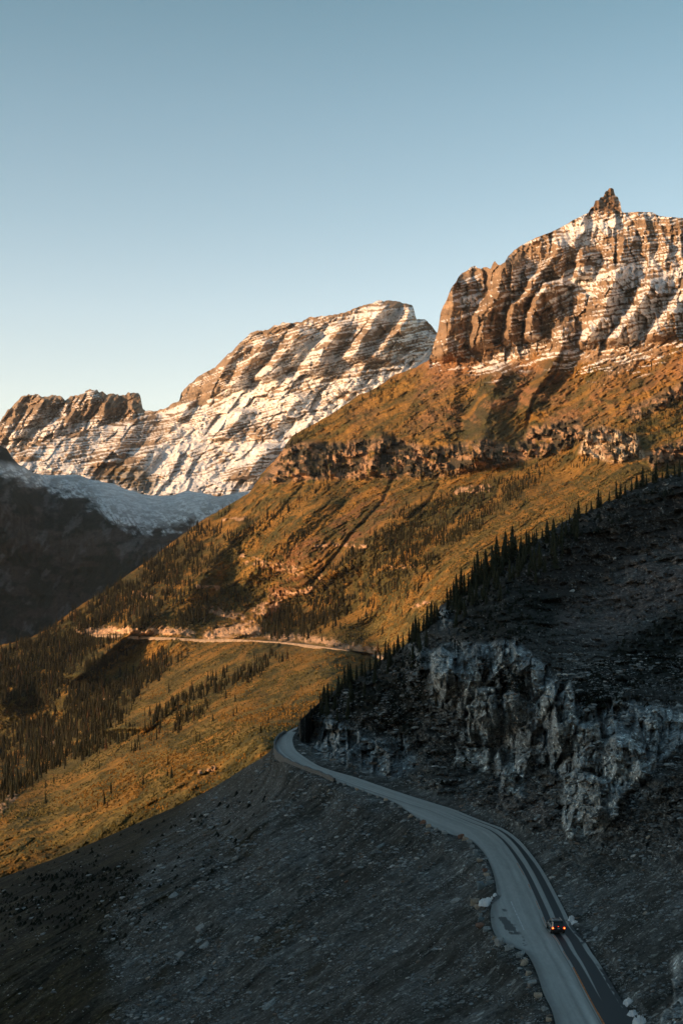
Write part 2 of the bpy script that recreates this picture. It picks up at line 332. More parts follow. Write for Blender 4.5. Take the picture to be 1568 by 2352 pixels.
def relief_n(U, V, P):
    road = polysd(U, V, roadpix); off = ss(3, 40, -road)
    X, Y, Z = P[..., 0], P[..., 1], P[..., 2]
    uphill = (U > np.interp(V, [1400, 1670, 1800, 1900, 2000, 2120, 2352], [600, 680, 840, 1100, 1200, 1290, 1450])).astype(float)
    cliff = np.zeros(U.shape)
    for p in CLIFF_N: cliff = np.maximum(cliff, pmask(U, V, p, 14))
    Wv = (fbm2(U / 60, V / 60, 3, 2) - .5) * 30
    crg = crag(U + Wv, V, 16, 60, 7, 5) * 6 + crag(U, V + Wv, 40, 18, 9, 4) * 3 - 4
    crg = crg * .12 + facets(U + Wv * .2, V + Wv * .2, 32, 64, 10, 2.2) * 14 + facets(U + Wv * .1, V + Wv * .1, 13, 24, 20, 2.) * 3.6 + facets(U, V, 6, 10, 30) * 1.6
    crk = ridged2((U + Wv) / 30, V / 110, 3, 14); crg = crg - 5 * ss(.84, .95, crk)
    Rl = cliff * crg * (P[..., 1] / 380.)
    wu_ = U + (fbm2(U / 9, V / 14, 3, 3) - .5) * 10; wv_ = V + (fbm2(U / 14, V / 14, 3, 4) - .5) * 10; inb = np.zeros(U.shape)
    for p, h in BLOCKS:
        sd = polysd(wu_, wv_, p); inb = np.maximum(inb, ss(-1, 5, sd))
        v0_, v1_ = min(q[1] for q in p), max(q[1] for q in p); Rl += h * 1.2 * ss(-2, 3.5, sd) * (.8 + .2 * ss(0, 14, sd)) * (.15 + .85 * ss(v1_ + 4, v0_ + .45 * (v1_ - v0_), V))
    Rl = Rl + inb * facets(U + Wv * .1, V, 22, 30, 40, 2.) * 3.5
    dn = X * .97 + Y * .1; ac = Y - .2 * X                     # scree: long ripples running down the fall line
    scree = (fbm(ac / 34., dn / 140., Z / 140., 3) - .5) * 12 + (fbm(ac / 7., dn / 26., Z / 26., 5, .6) - .5) * 6 + (fbm(X / 2.2, Y / 2.2, Z / 2.2, 3) - .5) * 1.2
    rough = (facets(U + fbm2(U / 20, V / 20, 3, 5) * 20, V, 22, 13, 50) * 3.5 + (fbm(X / 14., Y / 14., Z / 14., 5) - .5) * 8 + (blocky(U, V, 26, 14, 16, 5, 8) - .5) * 9) * uphill * ss(2120, 1750, V)
    Rl = Rl + (scree + rough) * off * (1 - .5 * cliff)
    s = Y / 60.
    return Rl * off * np.clip(s / 5, .35, 1.6) * ss(0, 14, V - ntop(U)) 
def bench(U, V, Y):
    m = ss(-7, 0, polysd(U, V, roadpix)); return lerp(Y, (CAMZ + .16) * F / np.maximum(V - HV, 20), m)
NL = Layer(-260, 2150, 1.9, ntop, lambda u: u * 0 + 2740, 1.7, ctrl, relief_n, jag=lambda u: (fbm2(u / 12, u * 0, 4, 20) - .5) * 14 * ss(690, 760, u), hook=bench)
def color_n(L):
    U, V, P, N = L.U, L.V, L.P, L.N; X, Y, Z = P[..., 0], P[..., 1], P[..., 2]
    C = np.zeros(U.shape + (3,), np.float32)
    n1 = fbm(X / 9., Y / 9., Z / 9., 5); dn = X; ac = Y - .2 * X
    st = fbm(ac / 5., dn / 30., Z / 30., 6, .6); n2 = fbm2(U / 120, V / 120, 4, 31)
    C[:] = (.082, .088, .084)
    C = mixc(C, (.042, .046, .042), ss(.42, .62, st))
    C = mixc(C, (.115, .13, .13), ss(.52, .68, n1) * .7)
    # soil, moss and turf towards the far left and on the upper hill
    left = pmask(U + (n2 - .5) * 160, V + (n1 - .5) * 60, [(-400, 1800), (520, 1780), (430, 1880), (330, 1980), (270, 2080), (250, 2200), (300, 2500), (-400, 2500)], 50)
    turf = np.clip(left * (.75 + .25 * ss(.35, .6, st)) + .7 * ss(.60, .68, n2) * ss(900, 600, U) * ss(.45, .6, st), 0, 1)
    C = mixc(C, (.030, .027, .014), turf)
    C = mixc(C, (.012, .014, .010), turf * ss(.50, .58, n1))
    C = mixc(C, (.012, .014, .010), pmask(U, V, [(0, 2050), (160, 1980), (330, 1990), (300, 2070), (150, 2140), (0, 2130)], 25) * ss(.3, .5, n1))
    up = ss(0, 30, -polysd(U, V, roadpix)) * (U > np.interp(V, [1400, 1670, 1800, 1900, 2000, 2120, 2352], [600, 680, 840, 1100, 1200, 1290, 1450]))
    C = mixc(C, (.030, .030, .026), up * ss(1950, 1800, V + .35 * (1250 - U)) * (1 - pmask(U, V, [(1330, 1500), (1480, 1250), (1700, 1100), (1700, 1560), (1568, 1520), (1430, 1480)], 50)) * .8)
    C = mixc(C, (.095, .08, .072), pmask(U, V, [(1250, 1440), (1480, 1250), (1700, 1130), (1700, 1450), (1568, 1400), (1400, 1480)], 50) * ss(.3, .55, n1))
    C = mixc(C, (.02, .016, .012), pmask(U, V, [(1180, 1330), (1400, 1180), (1700, 1080), (1700, 1180), (1480, 1260), (1300, 1400)], 25) * .85)
    C = mixc(C, (.10, .088, .078), pmask(U, V, [(1120, 1850), (1290, 1920), (1250, 1830), (1180, 1800), (1080, 1840)], 20) * .8)
    cliff = np.zeros(U.shape)
    for p in CLIFF_N: cliff = np.maximum(cliff, pmask(U, V, p, 8))
    steep = ss(.75, .45, N[..., 2])
    Wq = (fbm2(U / 60, V / 60, 3, 2) - .5) * 30; fc = facets(U + Wq * .1, V + Wq * .1, 13, 24, 20, .5)  # painted shading on the cliff: raised facets lighter, sunk ones darker
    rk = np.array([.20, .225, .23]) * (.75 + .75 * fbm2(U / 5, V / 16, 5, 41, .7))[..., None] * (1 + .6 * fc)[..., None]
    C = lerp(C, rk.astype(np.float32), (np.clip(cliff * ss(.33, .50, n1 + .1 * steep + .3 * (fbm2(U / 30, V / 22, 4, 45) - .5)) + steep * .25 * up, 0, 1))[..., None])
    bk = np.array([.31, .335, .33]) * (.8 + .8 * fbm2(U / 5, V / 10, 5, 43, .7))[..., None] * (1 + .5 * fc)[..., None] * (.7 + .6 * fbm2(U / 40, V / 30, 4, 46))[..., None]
    wu_ = U + (fbm2(U / 9, V / 14, 3, 3) - .5) * 10; wv_ = V + (fbm2(U / 14, V / 14, 3, 4) - .5) * 10; inb = np.zeros(U.shape)
    for p, h in BLOCKS: inb = np.maximum(inb, ss(-1, 4, polysd(wu_, wv_, p)))
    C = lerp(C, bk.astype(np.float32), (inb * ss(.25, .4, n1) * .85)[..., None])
    # low juniper and krummholz mats
    shr = [[(1320, 1560), (1400, 1490), (1568, 1390), (1568, 1560), (1440, 1590), (1400, 1620), (1330, 1650)], [(700, 1640), (830, 1560), (960, 1480), (990, 1640), (930, 1700), (830, 1660), (760, 1650)],
           [(1040, 1400), (1160, 1330), (1290, 1370), (1270, 1470), (1180, 1460), (1060, 1470)], [(1130, 1560), (1190, 1530), (1200, 1580), (1150, 1590)]]
    for p in shr:
        C = mixc(C, (.010, .012, .009), pmask(U, V, p, 18) * ss(.34, .5, n1 * .6 + .4 * fbm2(U / 14, V / 9, 4, 51)))
    gr = fbm2(U / 3.2, V / 2.4, 3, 49, .7)
    C *= (.45 + 1.1 * gr)[..., None]
    # pale stones
    sp = vnoise2(U / 2.6, V / 2.2, 11) * vnoise2(U / 2.1 + 9, V / 2.9, 12)
    C = mixc(C, (.26, .27, .26), ss(.60, .78, sp) * .8 * (1 - turf))
    # darker shoulder beside the tarmac, stronger on the uphill side
    C = mixc(C, (.035, .038, .038), ss(14, 2, np.abs(polysd(U, V, roadpix))) * .5 * (.35 + .65 * (U > np.interp(V, [1700, 1800, 1900, 2000, 2120, 2352], [660, 840, 1100, 1200, 1250, 1400]))))
    return np.clip(C, .004, .9)
mat_near = terrain_mat('scree_and_turf', 2.2, .5, .5, .8, .35, speck=(1.7, 2.2, .88), vec=(.7, 1, 1))
NL.build('near_hillside', mat_near, color_n(NL), back=(15, 50, 120, 300), drop=.9)

# ------------------------------------------------------------------ the long sunlit mountainside
DTOP = [(-260, 1545), (-120, 1515), (0, 1482), (60, 1468), (110, 1446), (150, 1414), (200, 1380), (250, 1354), (300, 1315), (350, 1282), (400, 1242), (464, 1195), (508, 1170), (544, 1149), (572, 1132), (588, 1109), (600, 1088), (620, 1068), (642, 1044),
 (656, 1021), (672, 1001), (696, 985), (728, 969), (760, 951), (792, 929), (824, 907), (856, 895), (884, 877), (908, 859), (936, 851), (956, 843), (985, 826), (989, 814), (1005, 760), (1011, 720), (1027, 684), (1039, 656), (1051, 640), (1061, 626), (1079, 616),
 (1091, 610), (1097, 618), (1113, 614), (1127, 614), (1136, 601), (1145, 608), (1159, 602), (1167, 586), (1181, 572), (1205, 558), (1229, 546), (1261, 534), (1293, 518), (1325, 500), (1351, 487), (1357, 475), (1363, 473), (1366, 461), (1375, 459), (1378, 452), (1386, 451), (1389, 440), (1396, 438), (1398, 432), (1408, 432), (1410, 440),
 (1413, 449), (1419, 451), (1421, 461), (1424, 462), (1425, 470), (1426, 484), (1432, 488), (1461, 486), (1499, 487), (1513, 496), (1537, 498), (1568, 500), (1640, 490), (1700, 505)]
dtop = interp(DTOP)
def planeA(u, v, k=.6):
    a = (u - CU) / F; e = (HV - v) / F; return (77 + k * 883) / (k * (.84 * a + .54) - e)
dc = [(1020, 700, 3000), (1300, 515, 2850), (1568, 500, 2600), (1000, 820, 2950), (1150, 830, 2750), (1300, 800, 2550), (1568, 740, 2250), (1150, 620, 2900), (1700, 505, 2500), (1700, 800, 2050),
 (660, 1022, 2900), (800, 1000, 2750), (1000, 1000, 2480), (1300, 1000, 2120), (1568, 1000, 1800), (600, 1095, 2780), (800, 1100, 2500), (1000, 1100, 2250), (1300, 1100, 1850), (1568, 1090, 1600), (1700, 1060, 1500),
 (956, 845, 2980), (800, 925, 3000), (500, 1180, 2750), (350, 1285, 2650), (200, 1382, 2550), (110, 1446, 2450), (0, 1482, 2400), (-200, 1532, 2350),
 (870, 1508, 1550), (700, 1480, 1800), (560, 1468, 2000), (400, 1466, 2100), (205, 1458, 2350), (450, 1300, 2480), (700, 1300, 2150), (900, 1300, 1850), (1100, 1300, 1480), (1300, 1220, 1400), (1450, 1150, 1400), (1000, 1420, 1400), (1250, 1400, 1150), (1500, 1300, 1150),
 (0, 1620, 2050), (0, 1740, 1850), (150, 1600, 2000), (150, 1700, 1750), (300, 1600, 1850), (450, 1550, 1750), (600, 1530, 1500),
 (0, 1985, 680), (0, 1900, 780), (0, 1850, 900), (240, 1895, 680), (240, 1800, 830), (200, 1765, 1050), (400, 1800, 690), (400, 1720, 860), (380, 1680, 1100), (530, 1745, 680), (600, 1700, 665), (600, 1610, 1000), (760, 1560, 1050), (-200, 2060, 660), (-200, 1950, 800), (-200, 1880, 1000), (-200, 1780, 1800),
 (0, 2150, 640), (300, 2000, 660), (600, 1850, 640), (800, 1700, 800), (1000, 1550, 1000)]
DRIBS = [([(1051, 632), (1037, 656), (1041, 688), (1037, 716), (1027, 776), (1021, 824)], 34, 62, 150), ([(1165, 588), (1145, 648), (1137, 684), (1113, 716), (1107, 756), (1099, 804)], 34, 62, 155),
 ([(1285, 540), (1277, 584), (1245, 624), (1233, 640), (1221, 672), (1181, 700), (1177, 724), (1163, 790)], 26, 48, 120), ([(1262, 640), (1257, 656), (1229, 696), (1221, 724), (1211, 782)], 22, 66, 150),
 ([(1340, 570), (1334, 600), (1328, 640)], 14, 50, 100), ([(1433, 540), (1427, 588), (1424, 604)], 26, 36, 80), ([(1429, 600), (1401, 656), (1393, 696), (1381, 736), (1335, 800)], 60, 44, 105), ([(1497, 634), (1489, 672), (1453, 728), (1405, 790)], 34, 50, 110),
 ([(1590, 640), (1570, 680), (1533, 735), (1500, 780)], 34, 45, 95), ([(1296, 740), (1290, 800), (1262, 850), (1222, 905), (1205, 960)], 46, 52, 115), ([(1160, 840), (1132, 900), (1120, 960), (1105, 1020), (1080, 1075)], 60, 105, 150),
 ([(880, 990), (862, 1040), (850, 1090)], 26, 30, 60), ([(720, 1010), (702, 1050), (690, 1092)], 24, 30, 60),
 ([(620, 1390), (590, 1450), (520, 1470)], 40, 40, 50), ([(330, 1400), (300, 1450), (240, 1500), (180, 1560)], 70, 70, 130), ([(420, 1600), (330, 1650), (260, 1680)], 60, 120, 150),
 ([(1350, 985), (1345, 1010), (1335, 1050)], 30, 22, 40), ([(880, 1400), (800, 1440), (740, 1500)], 60, 40, 30), ([(560, 1190), (500, 1280), (430, 1380)], 50, 60, 70), ([(760, 1140), (640, 1250), (560, 1340)], 60, 60, 60), ([(1000, 1130), (860, 1240), (760, 1330)], 60, 60, 50)]
GUL = [[(905, 1090), (880, 1150), (850, 1185), (800, 1235), (760, 1290), (715, 1340)], [(1010, 1110), (985, 1150), (940, 1190)], [(1295, 800), (1270, 860), (1225, 920), (1210, 980)], [(700, 1110), (640, 1180), (600, 1230)], [(1100, 1120), (1050, 1180)], [(540, 1560), (470, 1600), (420, 1620), (330, 1690)]]
CLD = [[(600, 1108), (640, 1040), (660, 1015), (760, 1020), (900, 1005), (1000, 1030), (1120, 1010), (1180, 1030), (1220, 980), (1330, 960), (1345, 1000), (1280, 1040), (1180, 1060), (1120, 1080), (1000, 1095), (900, 1100), (760, 1098), (640, 1108)],
       [(1330, 1040), (1345, 990), (1380, 980), (1460, 1000), (1480, 1050), (1410, 1062), (1360, 1050)], [(1480, 1040), (1568, 1010), (1600, 1050), (1500, 1075)], [(1440, 940), (1568, 880), (1568, 910), (1450, 970)]]
LEDGE = [([(560, 1282), (600, 1298), (640, 1302), (690, 1312)], 12), ([(725, 1256), (780, 1250), (840, 1256)], 6), ([(640, 1360), (700, 1362), (740, 1320)], 10), ([(180, 1452), (260, 1450), (340, 1452), (400, 1452), (440, 1458)], 9), ([(480, 1462), (540, 1448), (600, 1455)], 16),
 ([(620, 1465), (700, 1468), (760, 1480), (860, 1498)], 9), ([(900, 1302), (950, 1300)], 6), ([(455, 1348), (500, 1352)], 7), ([(1050, 1130), (1120, 1120)], 10), ([(300, 1358), (345, 1372)], 8), ([(470, 1398), (560, 1420), (600, 1420)], 12), ([(240, 1605), (255, 1600)], 6), ([(640, 1375), (560, 1440)], 22), ([(90, 1690), (120, 1705)], 6), ([(510, 1196), (560, 1190)], 6), ([(950, 1395), (990, 1380)], 6), ([(460, 1775), (490, 1765)], 8), ([(0, 1860), (30, 1830)], 14)]
FARROAD = [(205, 1458), (300, 1463), (400, 1467), (470, 1471), (540, 1470), (600, 1474), (660, 1478), (700, 1482), (760, 1490), (820, 1500), (880, 1510), (930, 1520)]
def dn_ac(P):
    return P[..., 0] * .84 + P[..., 1] * .54, -P[..., 0] * .54 + P[..., 1] * .84
def relief_d(U, V, P):
    X, Y, Z = P[..., 0], P[..., 1], P[..., 2]; D, A = dn_ac(P)
    Rl = ribs(U, V, DRIBS, 6)
    wall = ss(1.0, 0, (V - np.interp(U, [980, 1100, 1300, 1568], [825, 810, 800, 760])) / 40.) * ss(984, 992, U)
    Wv = (fbm2(U / 50, V / 50, 3, 8) - .5) * 26
    Rl = Rl + wall * (facets(U + Wv * .7, V + Wv * .5, 24, 60, 13) * 46 + wall * facets(U + Wv * .3, V + Wv * .3, 9, 20, 23) * 18 + wall * (crag(U + Wv * .5, V, 10, 50, 13, 5) - .5) * 14 + (blocky(U + Wv, V, 20, 50, 15, 5, 8) - .5) * 20)
    cl = np.zeros(U.shape)
    for p in CLD: cl = np.maximum(cl, pmask(U, V, p, 10))
    Rl = Rl + cl * ss(.36, .52, fbm2(U / 26, V / 16, 4, 74)) * (facets(U + Wv * .4, V + Wv * .4, 16, 26, 33) * 60 + facets(U, V, 6, 12, 43) * 26 + 14 + crag(U, V, 30, 16, 19, 3) * 20)
    for p, wd in LEDGE:
        d = lined(U, V, p); Rl = Rl + ss(wd, wd * .3, d) * ((crag(U, V, 7, 9, 23, 3) - .3) * 16)
    for g in GUL:
        d = lined(U + Wv * .2, V, g); Rl = Rl - 22 * np.exp(-(d / 4.5) ** 2)
    nf = ss(1300, 700, Y)                 # finer relief on the closer grass
    sl = 1 - np.maximum(wall, cl)
    fl = (fbm(D / 260., A / 60., Z / 300., 4) - .5) * 60 * (1 - nf) + (fbm(D / 70., A / 18., Z / 80., 4) - .5) * lerp(16, 8, nf)
    sh = (fbm(X / 7., Y / 7., Z / 7., 3) - .5) * lerp(22, 10, nf) + (blocky(U, V, 24, 16, 21, 4, 7) - .5) * 34 * ss(1120, 1020, V) + (fbm2(U / 60, V / 90, 3, 25) - .5) * 60 * ss(1100, 1000, V)
    al = U * .87 - V * .49; ax = U * .49 + V * .87; ww = (fbm2(U / 90, V / 90, 3, 93) - .5) * 40
    fl = fl * .45 - (ss(.48, .62, fbm2(al / 90, (ax + ww) / 7, 5, 94, .6)) * lerp(4, 1.2, nf) + ss(.54, .66, fbm2(al / 60, (ax + ww) / 11, 5, 96, .6)) * lerp(8, 2, nf))
    Rl = Rl + sl * (fl + sh)
    Rl = Rl + pmask(U, V, [(1352, 492), (1369, 462), (1403, 430), (1424, 486)], 4) * crag(U, V, 8, 10, 27, 3) * 25
    return Rl * np.where(U > 984, 1., ss(-10, 30, V - dtop(U)))
def djag(u):
    a = np.where(u > 986, 10., 4.) * ss(1200, 1190, u) + np.where(u > 1200, 2.5, 0) + ((u > 1352) & (u < 1424)) * 2
    return (fbm2(u / 9, u * 0, 4, 22) - .5) * a
DL = Layer(-260, 1700, 1.9, dtop, lambda u: np.where(u < 630, ntop(u) + 60, ntop(u) + 75), 1.8, dc, relief_d, jag=djag, strat=(10.5, .02, 81), sfac=lambda U, V: ss(1.0, 0, (V - np.interp(U, [980, 1100, 1300, 1568], [835, 850, 840, 790])) / 40.) * ss(984, 992, U))
STANDS = [([(110, 1448), (250, 1350), (400, 1245), (500, 1182), (535, 1168), (500, 1230), (420, 1320), (370, 1400), (330, 1443), (200, 1450)], 1.0, 12),
 ([(-200, 1545), (0, 1490), (110, 1455), (230, 1462), (330, 1475), (260, 1525), (200, 1575), (280, 1565), (380, 1500), (420, 1505), (350, 1570), (300, 1610), (270, 1680), (190, 1740), (110, 1775), (60, 1820), (-40, 1850), (-200, 1850)], 1.0, 12),
 ([(180, 1755), (300, 1695), (380, 1655), (450, 1605), (520, 1585), (600, 1550), (600, 1535), (500, 1565), (420, 1600), (300, 1665), (190, 1725)], .8, 6),
 ([(280, 1750), (340, 1712), (400, 1680), (480, 1640), (480, 1625), (390, 1660), (330, 1695)], .55, 6),
 ([(600, 1445), (640, 1400), (720, 1340), (800, 1270), (870, 1230), (930, 1165), (1000, 1150), (1060, 1130), (1180, 1100), (1250, 1090), (1150, 1170), (1060, 1240), (980, 1310), (900, 1360), (800, 1410), (700, 1460), (620, 1470)], .95, 14),
 ([(390, 1440), (420, 1400), (480, 1380), (470, 1430), (430, 1452)], .8, 6), ([(555, 1220), (600, 1190), (700, 1130), (790, 1080), (840, 1065), (800, 1100), (700, 1150), (610, 1215)], .5, 6),
 ([(590, 1300), (640, 1262), (700, 1215), (740, 1190), (700, 1240), (640, 1290)], .5, 6), ([(430, 1300), (520, 1235), (580, 1190), (590, 1205), (530, 1260), (450, 1330)], .7, 6),
 ([(645, 1040), (670, 1000), (740, 965), (820, 918), (900, 870), (920, 872), (840, 930), (760, 975), (700, 1020)], .45, 5), ([(640, 1050), (900, 1010), (1100, 1040), (1180, 1040), (1100, 1095), (900, 1100), (650, 1095)], .22, 10),
 ([(1180, 1060), (1300, 1010), (1440, 960), (1600, 880), (1600, 980), (1500, 1040), (1320, 1080), (1250, 1100), (1180, 1120)], .22, 15), ([(860, 1000), (1000, 940), (1060, 900), (1080, 930), (1000, 980), (880, 1030)], .3, 10), ([(1080, 860), (1160, 850), (1120, 900), (1060, 950), (980, 1000), (1000, 950)], .3, 10),
 ([(480, 1380), (540, 1340), (600, 1330), (560, 1380), (500, 1400)], .25, 10), ([(380, 1350), (460, 1330), (480, 1370), (400, 1400)], .4, 8), ([(480, 1555), (560, 1530), (640, 1500), (660, 1510), (560, 1560), (480, 1590)], .3, 6), ([(1300, 860), (1420, 820), (1560, 800), (1500, 850), (1350, 900)], .2, 10),
 ([(700, 1475), (790, 1430), (900, 1380), (960, 1330), (1000, 1330), (900, 1400), (780, 1470)], .15, 10)]
def color_d(L):
    U, V, P, N = L.U, L.V, L.P, L.N; X, Y, Z = P[..., 0], P[..., 1], P[..., 2]; D, A = dn_ac(P)
    C = np.zeros(U.shape + (3,), np.float32); C[:] = (.165, .088, .022)
    big = fbm2(U / 150, V / 110, 4, 61); st = fbm(D / 120., A / 22., Z / 200., 5); fine = fbm(X / 9., Y / 9., Z / 9., 4)
    C = mixc(C, (.085, .064, .020), ss(.44, .60, st))
    low = ss(1440, 1560, V + .25 * (U - 600))
    C = mixc(C, (.118, .092, .030), low * .85)
    C = mixc(C, (.20, .105, .022), low * ss(.55, .68, fbm(D / 200., A / 26., Z / 300., 4)) * .9)
    C = mixc(C, (.028, .032, .014), ss(.50, .62, fine) * ss(.35, .6, st) * .75)
    red = pmask(U, V, [(740, 970), (980, 800), (1140, 800), (1330, 850), (1480, 780), (1700, 700), (1700, 860), (1400, 950), (1240, 1010), (1060, 980), (900, 990), (780, 1010)], 45)
    C = mixc(C, (.19, .10, .05), red * ss(.3, .55, big + .2 * (fine - .5)) * .9)
    grp = pmask(U, V, [(760, 1130), (900, 1095), (1000, 1100), (900, 1180), (780, 1280), (640, 1380), (560, 1400), (640, 1280)], 30)
    C = mixc(C, (.13, .062, .034), grp * ss(.42, .6, fbm2(U / 60, V / 40, 4, 66)) * .8)
    dark = fbm2((U + V * .9) / 60., (V - U * .45) / 14., 4, 71)
    C = mixc(C, (.030, .034, .014), ss(.52, .64, dark) * ss(.36, .55, fine) * .8 * ss(840, 930, V))
    C = mixc(C, (.035, .034, .018), pmask(U, V, [(1060, 900), (1120, 850), (1230, 850), (1290, 800), (1240, 920), (1200, 1010), (1120, 1060), (1040, 1060)], 25) * ss(.38, .52, fbm2(U / 30, V / 30, 4, 72)) * .9)
    for p, a, f in STANDS[:9]: C = mixc(C, (.024, .025, .012), pmask(U, V, p, f + 6) * a * .85 * ss(.30, .5, fbm2(U / 22, V / 14, 3, 65)))
    al = U * .87 - V * .49; ax = U * .49 + V * .87; ww = (fbm2(U / 90, V / 90, 3, 93) - .5) * 40
    s1 = fbm2(al / 90, (ax + ww) / 7, 5, 94, .6); s2 = fbm2(al / 160, (ax + ww) / 16, 4, 95); zone = ss(830, 900, V) * (1 - .0 * low)
    C = mixc(C, (.070, .056, .020), ss(.46, .64, s1) * zone * .6)
    C = mixc(C, (.20, .108, .026), ss(.57, .68, s2) * zone * .7)
    C = mixc(C, (.035, .036, .014), ss(.54, .68, fbm2(al / 60, (ax + ww) / 11, 6, 96, .65)) * zone * .75)
    # cliffs
    cl = np.zeros(U.shape)
    for p in CLD: cl = np.maximum(cl, pmask(U, V, p, 8))
    cn = ss(.30, .5, fbm2(U / 9, V / 13, 4, 73))
    C = mixc(C, (.25, .155, .09), cl * cn)
    C = mixc(C, (.035, .032, .022), cl * ss(.45, .56, fbm2(U / 20, V / 10, 5, 74, .6)) * .95)
    for p in CLD[1:2]: C = mixc(C, (.44, .34, .23), pmask(U, V, p, 6) * ss(.42, .52, fbm2(U / 12, V / 14, 5, 75, .6)))
    for p, wd in LEDGE:
        C = mixc(C, (.33, .21, .13), ss(wd, wd * .5, lined(U, V + (fbm2(U / 12, V / 12, 3, 3) - .5) * wd, p)) * ss(.45, .58, fbm2(U / 9, V / 6, 4, 76)))
    for p, wd in LEDGE[3:6]:
        C = mixc(C, (.46, .29, .17), ss(wd + 3, wd * .4, lined(U, V + 4 + (fbm2(U / 10, V / 10, 3, 3) - .5) * wd, p)) * ss(.36, .50, fbm2(U / 7, V / 9, 4, 79)))
    # upper wall: banded brown rock with new snow on the ledges
    base = np.interp(U, [980, 1060, 1150, 1230, 1300, 1400, 1480, 1568, 1700], [830, 815, 852, 805, 822, 852, 828, 765, 715])
    wall = ss(18, -18, V - base + (fbm2(U / 40, V / 30, 4, 77) - .5) * 60) * ss(984, 990, U)
    fr, q = L.fr, L.q
    rock = np.array([.275, .19, .122]) * (.65 + .7 * vnoise2(q * 0 + 5.5, np.floor(q) * 1.7, 5))[..., None] * (.75 + .5 * fbm2(U / 7, V / 18, 4, 83))[..., None]
    C = lerp(C, rock.astype(np.float32), wall[..., None])
    cover = .06 + .85 * pmask(U, V, [(1240, 560), (1352, 480), (1430, 487), (1440, 530), (1370, 560), (1290, 570)], 14) + .30 * pmask(U, V, [(1430, 487), (1568, 498), (1600, 560), (1440, 560)], 20)
    cover += .60 * pmask(U, V, [(1280, 640), (1568, 545), (1700, 540), (1700, 700), (1568, 730), (1440, 800), (1330, 790), (1390, 700)], 25) + .30 * pmask(U, V, [(1040, 660), (1140, 640), (1260, 580), (1400, 580), (1330, 740), (1240, 740), (1230, 660), (1150, 690), (1060, 720)], 14)
    cover += .55 * pmask(U, V, [(1080, 850), (1140, 812), (1200, 775), (1290, 760), (1300, 775), (1200, 810), (1170, 830), (1110, 856)], 8) + .24 * pmask(U, V, [(1050, 850), (1200, 775), (1300, 765), (1568, 690), (1568, 770), (1400, 850), (1130, 862)], 12)
    M = L.Nm; cover -= .06; cover -= .75 * ss(.46, .26, M[..., 2]) * ss(.15, -.2, M[..., 0]) - .10 * ss(0, .4, M[..., 0]); cover = cover + (fbm2(U / 34, V / 9, 5, 85, .62) - .5) * 1.5 + (vnoise2(np.floor(q) * 1.7, U / 45., 88) - .5) * .7
    sn = ss(1 - cover - .06, 1 - cover + .06, fr) * ss(-24, 10, base + 22 - V) * ss(984, 988, U)
    pin = pmask(U, V, [(1350, 486), (1369, 458), (1403, 428), (1426, 484)], 3)
    C = mixc(C, SN, np.clip(sn * (1 - .6 * pin), 0, 1))
    C = mixc(C, (.17, .10, .055), pin * .7)
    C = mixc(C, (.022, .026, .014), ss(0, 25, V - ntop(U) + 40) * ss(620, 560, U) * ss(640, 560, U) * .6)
    C = np.where((C[..., :1] < .6) , C * (1.5 - .5 * wall[..., None]), C)
    return np.clip(C, .006, .9)
mat_mid = terrain_mat('alpine_grass_and_rock', .10, .32, .3, .7, 3.)
DCOL = color_d(DL)
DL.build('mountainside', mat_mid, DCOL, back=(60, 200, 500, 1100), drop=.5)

# ------------------------------------------------------------------ snowy mountain behind
BTOP = [(280, 960), (330, 944), (372, 941), (384, 935), (400, 925), (412, 921), (416, 903), (436, 880), (456, 865), (476, 853), (496, 840), (518, 818), (536, 803), (556, 783), (576, 765), (592, 759), (616, 757), (632, 747), (652, 741), (688, 739), (716, 727), (748, 725),
 (776, 721), (800, 713), (836, 701), (868, 691), (892, 689), (916, 693), (932, 695), (948, 703), (952, 717), (956, 733), (976, 733), (986, 743), (1000, 761), (1040, 800), (1100, 870)]
btop = interp(BTOP)
bc = [(330, 944, 5400), (412, 921, 5250), (600, 757, 5050), (892, 689, 4750), (1000, 761, 4600), (1100, 870, 4500), (600, 1100, 4250), (344, 1137, 4350), (100, 1090, 4700), (560, 960, 4700), (800, 880, 4500), (300, 1040, 4800), (900, 950, 4250), (450, 1050, 4550), (500, 1200, 4000), (200, 1150, 4400), (-100, 1100, 4900), (-100, 960, 5600)]
BR = [([(892, 695), (864, 727), (836, 775), (808, 830)], 40, 52, 170), ([(796, 740), (760, 787), (736, 819), (716, 858)], 40, 44, 150), ([(696, 750), (672, 787), (632, 835), (596, 875)], 34, 44, 150), ([(612, 775), (592, 815), (556, 855), (528, 895)], 30, 42, 140),
 ([(556, 790), (512, 855), (490, 910)], 26, 36, 120), ([(948, 700), (936, 731), (896, 779), (860, 830)], 34, 50, 150), ([(560, 940), (540, 970), (512, 1010)], 50, 46, 130), ([(880, 800), (840, 840), (800, 900)], 50, 30, 60), ([(620, 1020), (600, 1050), (560, 1100)], 60, 60, 130),
 ([(410, 985), (360, 1030), (300, 1080)], 60, 40, 80), ([(330, 955), (290, 1010), (240, 1070)], 50, 46, 120), ([(440, 920), (420, 950), (380, 1000)], 30, 24, 60), ([(700, 900), (650, 960), (600, 1010)], 60, 30, 60)]
